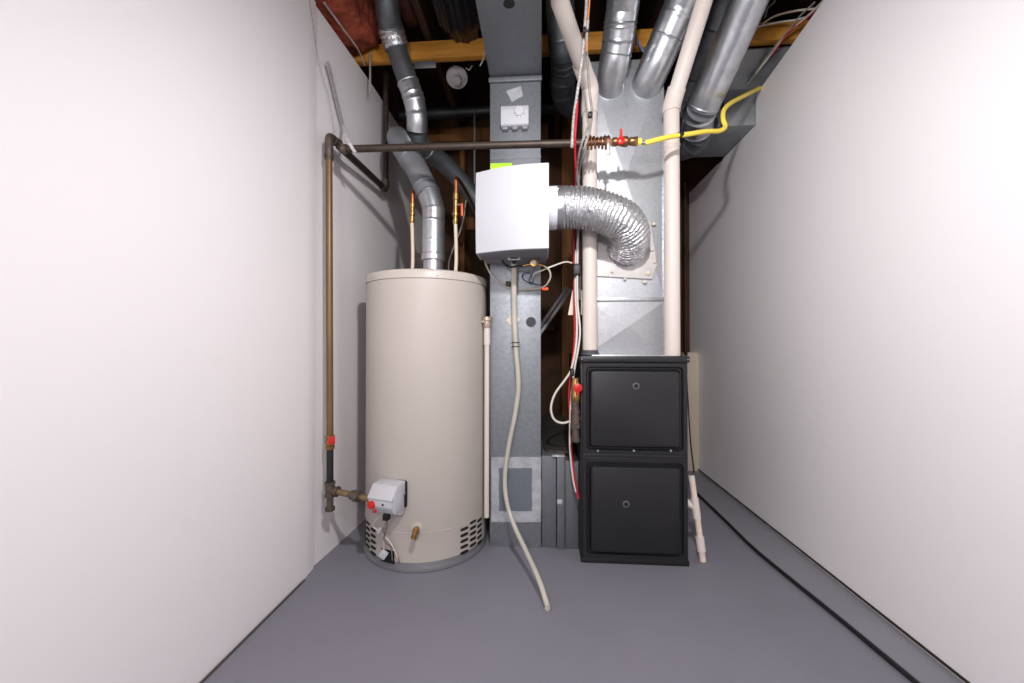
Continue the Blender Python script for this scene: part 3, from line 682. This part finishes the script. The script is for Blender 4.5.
zs = at(630, 275, PY).z; zv = at(630, 178, PY).z
crossbrk('plenum_box', PX0, PX1, zc+.004, ztop, PY+.002, 2.40, 'galv', .012)
bx('lap_joint', (PX0-.003, PY-.008, zc-.010), (PX1+.014, PY+.01, zc+.007), 'galv', pl, .002)
bx('side_flange', (PX1-.006, PY-.012, FZ+.006), (PX1+.014, PY+.01, ztop-.25), 'galv', pl, .002)
# reducing patch behind the hose (pale sealed sheet)
bm = BM()
c4 = pts((598, 205, PY-.010), (650, 222, PY-.010), (657, 265, PY-.010), (652, 279, PY-.010), (597, 276, PY-.010))
for i_, (px, py) in enumerate(((650, 272), (653, 250), (603, 273), (645, 277), (628, 276))):
    pass
quad('sealed_patch', c4, mat('pale_mastic_sheet', '#c9c5c3', .4, .3, col2='#b9b5b2', nscale=18, bump=.3, bscale=30, bdist=.004), pl, .0006)
for px, py, r_ in ((648, 273, .011), (652, 250, .007), (655, 262, .006), (625, 279, .006), (645, 282, .008), (612, 272, .005), (654, 224, .008)):
    q = at(px, py, PY-.014); bm = BM(); bmesh.ops.create_icosphere(bm, subdivisions=2, radius=1, matrix=Matrix.Translation(q) @ Matrix.Diagonal((r_*1.3, .005, r_, 1)))
    obj('sealant_dab', bm, 'patch', pl)
quad('draw_band', pts((600, 176, PY-.014), (659, 173, PY-.014), (659, 175, PY-.014), (600, 178, PY-.014)), 'patch', pl) if False else None

# round take-off ducts
rg = 'round take-off ducts above the plenum'
def rduct(label, P1, P2, r, m='galv2', group=None, seams1=(), seams2=(), r2=None):
    t = thing('round_duct', P1[0], label, 'duct', group)
    duct('take_off_collar', P1, r, m, t, sm=5, seams=seams1)
    duct('straight_section', P2, r2 or r, m, t, sm=5, seams=seams2)
    return t
t = rduct('leftmost bright round duct rising from the plenum beside the left cream pipe',
      pts((608.5, 93, 1.885), (610.5, 83, 1.845), (614, 64, 1.785), (616.5, 50, 1.755)), pts((615.4, 56, 1.768), (618, 42, 1.74), (621, 18, 1.69), (623, 4, 1.66), (627, -40, 1.5), (640, -200, 1.0), (660, -700, .5)), .067, seams1=(), seams2=(.004, .05, .10, .115))
t = rduct('middle round duct rising from the plenum just left of the right cream pipe',
      pts((643.5, 92, 1.885), (648, 82, 1.845), (656, 64, 1.796), (661, 52, 1.772)), pts((659.5, 55.5, 1.778), (664, 45, 1.76), (674, 22, 1.72), (684, -2, 1.67), (700, -40, 1.55), (745, -200, 1.05), (860, -700, .5)), .070, seams1=(), seams2=(.004, .06, .14))
t = rduct('shaded round duct half hidden behind the right cream pipe',
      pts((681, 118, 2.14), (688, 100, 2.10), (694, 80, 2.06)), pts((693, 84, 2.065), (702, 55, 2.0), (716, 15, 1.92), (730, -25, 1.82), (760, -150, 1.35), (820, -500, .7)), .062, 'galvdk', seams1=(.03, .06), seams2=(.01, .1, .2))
t = rduct('large bright round duct slanting up over the yellow gas line to the right',
      pts((697, 128, 2.10), (700, 112, 1.99), (703, 106, 1.94)), pts((702, 108, 1.95), (709, 93, 1.90), (722, 64, 1.82), (746, 8, 1.68), (765, -40, 1.55), (850, -260, 1.05), (1050, -800, .55)), .073, seams1=(.0, .11, .125), seams2=(.012,))
# dark elbow feeding into the side below the big duct
t = thing('duct_elbow', at(700, 150, 2.1), 'dim metal duct elbow under the large round duct beside the plenum', 'duct')
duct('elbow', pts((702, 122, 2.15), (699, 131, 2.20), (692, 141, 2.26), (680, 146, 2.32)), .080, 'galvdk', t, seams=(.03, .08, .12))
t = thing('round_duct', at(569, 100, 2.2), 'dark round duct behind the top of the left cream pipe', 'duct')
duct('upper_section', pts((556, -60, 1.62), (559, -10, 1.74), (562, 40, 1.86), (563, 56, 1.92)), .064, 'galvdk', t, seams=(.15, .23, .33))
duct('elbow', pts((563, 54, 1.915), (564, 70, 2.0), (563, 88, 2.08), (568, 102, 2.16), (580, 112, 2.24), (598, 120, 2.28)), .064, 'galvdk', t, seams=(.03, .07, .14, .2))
# wires/straps on plenum top
t = thing('hanger_strap', at(627, 100, PY-.01), 'perforated metal strap hanging on the plenum between two round ducts', 'strap')
quad('strap', pts((625.7, 78, PY-.028), (628.2, 78, PY-.028), (628, 94, PY-.026), (625.6, 94, PY-.026)), 'screw', t)
quad('strap_tail', pts((626, 93, PY-.027), (627.5, 93, PY-.027), (627, 105, PY-.022), (626.2, 105, PY-.022)), 'steel', t)
tube('blue_wire', pts((633.5, 30, 1.97), (636, 38, 1.965), (640, 46, 1.965), (645, 54, 1.975), (650, 60, 2.06)), .0035, 'blue', None, 8, 5, label='short blue wire curling between two round ducts in front of the beam', cat='wire')

# rectangular trunk duct to the right
td = thing('trunk_duct', (1.05, 2.34, 2.08), 'boxed metal duct passing over the low end of the right wall', 'duct')
bx('duct_body', (.66, 2.20, 2.083), (1.5, 2.56, 2.29), 'trunk', td, .002)
q = at(722, 100, 2.20); bx('seam_cleat', (q.x-.005, 2.19, 2.083), (q.x+.005, 2.21, 2.29), 'black', td)
prism('sloped_pan', [(2.04, 2.378), (2.20, 2.285), (2.20, 2.275), (2.035, 2.368)], lambda y, z: Vector((.70, y, z)), lambda y, z: Vector((1.5, y, z)), 'trunk', td, smooth=False)
bx('wood_blocking', at(727, 158, 2.58)-Vector((.0, 0, .01)), (1.134, 2.64, 2.08), 'dkwood', None, .002, label='brown wood block under the boxed metal duct at the right wall', cat='board')

# right top cables
tube('ceiling_cable', pts((690, 160, 2.3), (742, 88, 2.14), (762, 60, 2.05), (785, 36, 1.95), (800, 22, 1.90), (822, 12, 1.8)), .0045, 'cable', None, 8, 5, label='pale cable running along the head of the right wall over the boxed duct', cat='cable') if False else None
tube('ceiling_cable', pts((748, 84, 2.17), (757, 72, 2.11), (768, 58, 2.05), (780, 42, 1.975), (795, 27, 1.94), (812, 12, 1.85), (830, -6, 1.75)), .005, 'cable', None, 8, 5, label='pale cable running along the head of the right wall', cat='cable')
tube('ceiling_cable', pts((772, 56, 2.03), (775, 51, 1.99), (784, 38, 1.955), (794, 28, 1.93), (804, 21, 1.90), (820, 8, 1.82)), .003, 'redw', None, 8, 5, label='red wire beside the pale cable at the head of the right wall', cat='wire')
tube('ceiling_cable', pts((752, 28, 1.97), (765, 25, 1.96), (780, 22, 1.95), (795, 20, 1.94), (806, 17, 1.92)), .004, 'cable', None, 8, 5, label='pale cable lying across the face of the yellow beam near the right wall', cat='cable')
tube('ceiling_cable', pts((762, 24, 2.04-.06), (775, 16, 1.95), (795, 11, 1.94), (812, 9, 1.92), (830, 8, 1.9)), .0045, 'pex', None, 8, 5, label='tan cable arching above the beam near the right wall', cat='cable')
tube('ceiling_cable', pts((765, 18, 1.97), (768, 8, 1.96), (774, 2, 1.95), (777, -8, 1.93)), .0045, 'cablegrey', None, 8, 5, label='short grey cable rising beside the large round duct', cat='cable')
tube('ceiling_cable', pts((748, 86, 2.155), (760, 66, 2.09), (773, 49, 2.0), (786, 33, 1.945), (800, 16, 1.88), (815, 2, 1.82)), .0035, 'cablegrey', None, 8, 5, label='grey cable sagging below the pale cable at the head of the right wall', cat='cable')

# ================================================================== cream pvc pipes
RP = .0325
pv = thing('vent_pipe', at(590, 352, 1.93), 'left cream plastic vent pipe rising from the furnace in front of the plenum', 'pipe')
b0 = at(590, 353, 1.795); b0.z = FZ+.003
t0 = at(590.5, 108, 1.795)
cy('lower_pipe', (b0.x, 1.795, b0.z), (b0.x, 1.795, t0.z), RP, 'pvc', pv, 28)
tt = Vector((b0.x, 1.795, t0.z)); e1 = at(590, 88, 1.78); e2 = at(584.5, 74, 1.73)
tube('elbow', [tt-Vector((0, 0, .03)), tt, e1, e2, at(580.5, 62, 1.69)], RP+.0045, 'pvc', pv, 28, 6)
tube('upper_pipe', [at(583, 68, 1.71), at(560, 2, 1.42), Vector((.052, 1.05, 2.125)), Vector((.052, .75, 2.125))], RP, 'pvc', pv, 28)
bm = BM(); prof(bm, b0, (0, 0, 1), [(0, .040), (.010, .040), (.012, .036), (.022, .036)], 28); obj('base_coupling', bm, mat('dark_grey_rubber', '#4a4a50', .5), pv, label='dark rubber base collar')
pv = thing('vent_pipe', at(672, 355, 1.77), 'right cream plastic vent pipe rising from the furnace front corner beside the wall', 'pipe')
b0 = at(672.3, 355, 1.765); b0.z = FZ+.001; t0 = at(673, 108, 1.765); tt = Vector((b0.x, b0.y, t0.z))
cy('lower_pipe', b0, tt, RP, 'pvc', pv, 28)
tube('elbow', [tt-Vector((0, 0, .02)), tt, at(674, 98, 1.76), at(677, 88, 1.745)], RP+.005, 'pvc', pv, 28, 6)
tube('upper_pipe', [at(675.5, 94, 1.753), at(704.5, 0, 1.63), at(719, -47, 1.58)], RP, 'pvc', pv, 28)
bm = BM(); q = at(672.5, 147, 1.765); prof(bm, Vector((b0.x, b0.y, q.z)), (0, 0, 1), [(0, .0342), (.002, .0352), (.006, .0352), (.008, .0342)], 28); obj('pipe_joint', bm, 'pvcold', pv)
bx('filler_board', at(683, 354, 1.80)+Vector((.0, 0, 0)), at(686, 300, 1.80)+Vector((0, .012, 0)), 'beige', None, .001, label='narrow tan strip on the furnace behind the right cream pipe', cat='board') if False else None

# pex/copper strip right of coil
q = at(664, 298, PY+.02)
bx('copper_strip', (PX1+.016, PY+.02, FZ+.004), (PX1+.024, PY+.06, 1.62), mat('rust_strip', '#9a6a45', .6), None, .001, label='narrow rust coloured strip beside the plenum, left of the right cream pipe', cat='strip')

# condensate drain at the floor
cd = thing('condensate_drain', at(702, 560, 1.72), 'short aged white drain pipe with a tee standing on the floor right of the furnace', 'drain pipe')
f1 = onfloor(703, 562); c1 = at(697, 515, f1.y+.03); c0 = at(691.5, 477, f1.y+.06)
tube('pipe', [f1+Vector((0, 0, .002)), c1, c0], .0125, 'pvcold', cd, 18)
dd = (c0-f1).normalized()
for tq, L_, r_ in ((.12, .06, .0175), (.50, .085, .0165)):
    cy('coupling', f1.lerp(c0, tq), f1.lerp(c0, tq)+dd*L_, r_, 'pvc', cd, 18)
k0 = f1.lerp(c0, .63)
cy('tee_branch', k0, Vector((FX1+.012, k0.y+.03, k0.z+.02)), .0165, 'pvc', cd, 18)
cy('pipe_end', c0-dd*.02, c0+dd*.006, .0135, 'pvc', cd, 18)
tube('wall_cable', [at(685.5, 352, 2.9), at(688, 400, 2.9), at(690.5, 440, 2.9), at(693.5, 466, 2.9), Vector((at(694, 476, 2.9).x, 2.9, .02))], .004, 'rubber', None, 8, 5, label='thin black cable hanging behind the furnace beside the right wall', cat='cable')

# ================================================================== boot beside the furnace
rb = thing('return_boot', (.08, 2.2, 0), 'low grey sheet metal boot on the floor between the boxed duct and the furnace', 'duct')
zb1 = at(560, 456.5, 1.815).z; zb2 = at(570, 461, 1.815).z
x1_ = at(556.5, 500, 1.815).x; x2_ = at(565, 500, 1.815).x
bx('left_panel', (.002, 1.822, 0), (x1_-.001, 2.9, zb1), 'ductgrey', rb, .002)
bx('center_panel', (x1_+.002, 1.808, 0), (x2_-.001, 2.9, zb1+.004), 'ductgrey', rb, .002)
bx('right_panel', (x2_+.001, 1.818, 0), (FX0-.001, 2.9, zb2), 'ductgrey', rb, .002)
bx('top_lip', (x1_-.02, 1.806, zb1), (x2_, 1.84, zb1+.006), 'cleartape', rb, .002)
q = at(559.5, 502, 1.806); bx('clip', (q.x-.011, 1.804, q.z-.010), (q.x+.013, 1.812, q.z+.010), 'cleartape', rb, .001)
obj('dust_sheet', lumpy((.004, 1.88, zb2+.002), (.160, 2.90, zb2+.035), .010, 9, 16), 'dusty', rb, label='crumpled dark dusty sheet lying on the boot')

# gas valve on the furnace side
fg = thing('gas_shutoff', at(575, 440, 1.70), 'brass and iron gas shutoff with a red knob beside the furnace', 'gas valve')
YV = 1.72
q = at(575.5, 442, YV); qt = at(576, 379, YV); d_ = Vector((0, 0, 1))
bm = BM(); prof(bm, q, d_, [(0, .013), (.002, .020), (.016, .021), (.018, .0165), (.055, .0155), (.058, .016), (.060, .022), (.078, .0225), (.080, .018), (.12, .0175), (.122, .020), (.136, .020), (.138, .016), (.175, .0155)], 18); obj('pipe_fittings', bm, 'fitting', fg)
bm = BM(); prof(bm, q, d_, [(.172, .016), (.178, .020), (.200, .020), (.21, .017), (.235, .018), (.25, .018), (.262, .014), (.272, .014)], 18); vb = obj('valve_body', bm, 'brass', fg)
kq = at(578, 388, YV-.035)
bm = BM(); prof(bm, kq+Vector((0, .03, 0)), (0, -1, 0), [(0, .008), (.018, .010), (.020, .018), (.030, .018), (.032, .014)], 20); box(bm, kq+Vector((-.006, -.001, -.03)), kq+Vector((.006, .006, -.01)), .002); obj('red_knob', bm, 'red', vb)
cy('branch', at(576, 420, YV), Vector((FX0+.02, YV+.03, at(576, 420, YV).z)), .012, 'fitting', fg, 14)

# ================================================================== hanging cables in front of left pvc
tube('red_wire', pts((577, 92, 1.55), (577, 110, 1.55), (575, 140, 1.565), (575.5, 170, 1.66), (574.5, 188, 1.78), (574, 240, 1.84), (574, 300, 1.84), (574.5, 340, 1.80), (571, 372, 1.79), (569, 395, 1.79), (570, 420, 1.79), (572, 455, 1.785), (575, 480, 1.765), (579, 499, 1.75)), .0042, 'redw', None, 10, 6, label='long bright red wire hanging past the gas pipe down beside the furnace', cat='wire')
tube('white_cable', pts((578.5, 180, 1.82), (578.5, 215, 1.82), (577.5, 260, 1.80), (577.5, 300, 1.80), (580, 330, 1.78), (578, 350, 1.76), (574, 372, 1.75), (571, 400, 1.745), (570, 425, 1.76), (570, 450, 1.77), (573, 478, 1.77), (576, 492, 1.76)), .0042, 'cable', None, 10, 6, label='pale cable hanging straight down behind the red knob of the shutoff', cat='cable')
tube('white_cable', pts((576, 250, 1.82), (575.5, 290, 1.82), (577, 325, 1.80), (575.5, 350, 1.79), (571, 370, 1.78), (565, 380, 1.78), (555, 394, 1.78), (551, 408, 1.78), (554, 419, 1.78), (562, 423, 1.78), (571, 421, 1.775)), .0052, 'cable', None, 10, 6, label='white cable making a wide loop left of the furnace shutoff', cat='cable')
bx('dark_conduit', at(576, 300, 1.90)-Vector((0, 0, .0)), at(581, 175, 1.90)+Vector((0, .02, 0)), 'steel', None, .003, label='narrow dark metal conduit strip behind the hanging cables', cat='conduit')
obj('cable_clamp', lumpy(at(573, 276, 1.79), at(581.5, 263, 1.79)+Vector((0, .05, 0)), .002, 30, 6), 'rubber', label='black tape bundle holding the hanging cables beside the left cream pipe', cat='cable tie')
obj('cable_tie', lumpy(at(570.5, 376, 1.735), at(574.5, 369, 1.735)+Vector((0, .06, 0)), .001, 30, 5), 'rubber', label='lower black tie around the cables just above the shutoff', cat='cable tie')
# upper armoured cables
def helix(name, P, r, m, **k):
    P = dense(smooth_path(P, 10), .0015)
    return tube(name, P, r, m, None, 10, rf=lambda s, i: r*(1+.16*math.sin(s*2*PI/.006)), **k)
helix('armored_cable', [Vector((.155, 1.40, 2.50))]+pts((586, -30, 1.42), (586.5, 0, 1.46), (585, 25, 1.50), (583, 50, 1.52), (580, 75, 1.53), (577, 95, 1.54), (574, 115, 1.56), (572.5, 135, 1.57), (572, 147, 1.58-.03)), .0055, mat('speckled_cable', '#cfcac6', .5, col2='#6f6a68', nscale=160), label='ribbed pale cable hanging from the ceiling to the gas pipe left of the cream pipe', cat='cable')
tube('copper_wire', [Vector((.168, 1.40, 2.50))]+pts((590, -30, 1.42), (589.5, 0, 1.45), (587.5, 28, 1.48), (587, 52, 1.50)), .003, mat('peach_wire', '#c07f4a', .5), None, 8, 5, label='orange wire beside the ribbed cable at the top of the left cream pipe', cat='wire')
tube('grey_cable', pts((588, 20, 1.46), (586.5, 45, 1.50), (588, 70, 1.56), (590, 95, 1.60), (592, 112, 1.60), (589, 124, 1.59), (583, 140, 1.57), (579, 155, 1.62), (577, 172, 1.72), (580, 195, 1.80)), .0052, 'cablegrey', None, 10, 6, label='grey cable crossing the left cream pipe and passing behind the gas pipe end', cat='cable')
tube('grey_cable', pts((592, 118, 1.60), (590, 130, 1.575), (585, 146, 1.57), (581, 160, 1.66), (579, 172, 1.74), (577, 190, 1.80)), .005, 'cablegrey', None, 10, 6, label='second grey cable twisted under the gas pipe end left of the wire coil', cat='cable')
bx('cable_tie', at(583.5, 31.5, 1.47), at(589.5, 26, 1.47)+Vector((0, .03, 0)), 'rubber', None, .002, label='upper black tie around the ribbed cable near the ceiling', cat='cable tie')
bx('cable_tie', at(588.5, 116, 1.575), at(592.5, 111, 1.575)+Vector((0, .02, 0)), 'rubber', None, .002, label='black tape on the grey cable above the wire coil', cat='cable tie')
quad('paper_note', pts((568, 315, 1.88), (573, 315, 1.88), (574, 290, 1.88), (572.5, 290, 1.88)), 'paper', None, .001, label='cream paper wedge behind the hanging cables, left piece', cat='paper')
quad('paper_note', pts((581.2, 290, 1.87), (586, 290, 1.87), (583.5, 314, 1.87), (581, 315, 1.87)), 'paper', None, .001, label='cream paper wedge beside the left cream pipe, right piece', cat='paper')

# lampholder
lc = at(457, 77, 2.2)
lh = thing('lampholder', lc, 'white porcelain lampholder tilted under the dark joists right of the vent duct', 'lampholder')
dn = Vector((.12, -.55, -.83)).normalized()
bm = BM(); prof(bm, lc, dn, [(-.012, .056), (.004, .060), (.010, .058), (.016, .040), (.018, .026), (.030, .024), (.050, .022), (.052, .012)], 32); bd = obj('porcelain_base', bm, 'bulb', lh)
sx_ = dn.cross(Vector((0, 0, 1))).normalized()
for s_ in (-1, 1): screw(bd, lc+sx_*s_*.042+dn*.012, dn, .005, 'rubber', 'mounting_screw')
bm = BM(); cyl(bm, lc-dn*.010, lc-dn*.05, .045, 20); sweep(bm, [lc-dn*.045, Vector((lc.x, lc.y+.08, 2.62)), Vector((lc.x, lc.y+.08, 2.72))], .012, 10); obj('junction_box', bm, 'rubber', lh)

# clear strip hanging on the gas elbow, wires at left
t = thing('tape_strip', at(344, 152, 1.58), 'clear plastic strip hanging from the wall head over the gas pipe elbow', 'strip')
Pq = [(326, 62, 1.72), (330, 78, 1.69), (335, 100, 1.66), (341, 125, 1.62), (346, 140, 1.585), (351, 149, 1.572), (354, 153, 1.575)]
bm = BM(); R_ = []
for i, (px, py, Y) in enumerate(Pq):
    if i < 4: a_ = onx(px, py, -.912); b_ = onx(px+3, py-1, -.912)
    else: a_ = at(px, py, Y); b_ = at(px+3, py-1, Y+.003)
    tk = Vector((.0014, 0, 0)) if i < 4 else Vector((0, -.0014, 0)); R_.append([bm.verts.new(a_), bm.verts.new(b_), bm.verts.new(b_+tk), bm.verts.new(a_+tk)])
for i in range(len(R_)-1):
    for s in range(4): bm.faces.new((R_[i][s], R_[i+1][s], R_[i+1][(s+1) % 4], R_[i][(s+1) % 4]))
bm.faces.new(R_[0]); bm.faces.new(R_[-1]); obj('strip', bm, 'strip', t)
bx('hanging_cable', at(369, 92, 1.97), at(371, 52, 1.97)+Vector((0, .004, 0)), 'cablegrey', None, .001, label='short grey cable hanging in front of the yellow beam by the left wall', cat='cable')
tube('hanging_cable', pts((485, 52, 1.97), (483, 60, 1.96), (480, 66, 1.965)), .0035, 'cable', None, 8, 5, label='short pale wire stub on the yellow beam beside the boxed duct', cat='wire')
tube('hanging_cable', pts((472, 66, 2.0-.03), (469, 70, 2.0), (466, 68, 2.02)), .0025, 'pex', None, 8, 5, label='tiny tan wire curl beside the porcelain lampholder', cat='wire')
cy('hanger_rod', at(474.5, 205, 2.45), at(474.5, 110, 2.45), .006, 'steel', None, 8, label='thin steel hanger rod behind the gas pipe left of the humidifier', cat='rod')
q = bx('joist_plate', at(414, 69, 1.998)+Vector((0, -.003, 0)), at(436, 61, 1.998)+Vector((0, 0, 0)), 'steel', None, .0005, label='small dark metal plate on the yellow beam right of the vent duct', cat='plate')
tube('wall_wire', [Vector((-.921, 1.50, 2.33)), Vector((-.923, 1.545, 2.24)), Vector((-.926, 1.60, 2.10)), Vector((-.922, 1.68, 1.98)), Vector((-.920, 1.72, 1.86))], .0012, 'cablegrey', None, 6, 6, label='fine dark wire hanging down the left wall above the gas elbow', cat='wire')

# repeated kinds share a group
GR = {'round_duct': 'round ducts around the supply plenum', 'vent_pipe': 'cream plastic vent pipes on the furnace',
      'water_line': 'water lines on top of the water heater', 'wood_stud': 'wooden studs on the dark back wall',
      'ceiling_beam': 'lumber beams crossing overhead', 'ceiling_cable': 'cables and wires at the head of the right wall',
      'white_cable': 'pale cables hanging beside the furnace', 'grey_cable': 'grey cables hanging over the left cream pipe',
      'cable_tie': 'black ties and tape on the hanging cables', 'paper_note': 'cream paper wedges behind the cables',
      'insulation_batt': 'insulation at the head of the left wall', 'wood_blocking': 'wooden boards at the back of the room',
      'hanging_cable': 'short cable ends hanging by the yellow beam'}
for o in bpy.data.objects:
    k = o.name.split('.')[0]
    if o.parent is None and k in GR and 'group' not in o: o['group'] = GR[k]

# ================================================================== lights
def area(name, loc, rot, size, power, col=(1, 1, 1), sy=None):
    l = bpy.data.lights.new(name, 'AREA'); l.energy = power; l.size = size; l.color = col
    if sy: l.shape = 'RECTANGLE'; l.size_y = sy
    o = bpy.data.objects.new(name, l); C.objects.link(o); o.location = loc; o.rotation_euler = rot; return o
def point(name, loc, r, power, col=(1, 1, 1)):
    l = bpy.data.lights.new(name, 'POINT'); l.energy = power; l.shadow_soft_size = r; l.color = col
    o = bpy.data.objects.new(name, l); C.objects.link(o); o.location = loc; return o
def spot(name, loc, tgt, r, power, ang, blend, col=(1, 1, 1)):
    l = bpy.data.lights.new(name, 'SPOT'); l.energy = power; l.shadow_soft_size = r; l.color = col; l.spot_size = math.radians(ang); l.spot_blend = blend
    o = bpy.data.objects.new(name, l); C.objects.link(o); o.location = loc
    o.rotation_euler = (Vector(tgt)-Vector(loc)).to_track_quat('-Z', 'Y').to_euler(); return o
spot('key_lamp', (.12, .32, 1.90), (.22, 1.9, .55), .035, 98, 165, 1, (1, .975, .97))
point('fill_light', (-.28, -.55, 1.40), .12, 46, (1, .975, .98))  # added fill behind the camera to brighten the near walls, not a real lamp
w = bpy.data.worlds.new('World'); bpy.context.scene.world = w; w.use_nodes = True
w.node_tree.nodes['Background'].inputs[0].default_value = (.95, .95, 1, 1); w.node_tree.nodes['Background'].inputs[1].default_value = .3
# ================================================================== camera
cam = bpy.data.cameras.new('Camera'); cam.lens = 36*FPX/1024; cam.sensor_width = 36; cam.clip_start = .02
co = bpy.data.objects.new('Camera', cam); C.objects.link(co); co.location = (0, 0, H)
co.rotation_euler = (PI/2+PIT, 0, YAW)
sc = bpy.context.scene; sc.camera = co
sc.view_settings.view_transform = 'Standard'; sc.view_settings.look = 'None'; sc.view_settings.gamma = 1
sc.view_settings.use_curve_mapping = False; sc.view_settings.exposure = 0
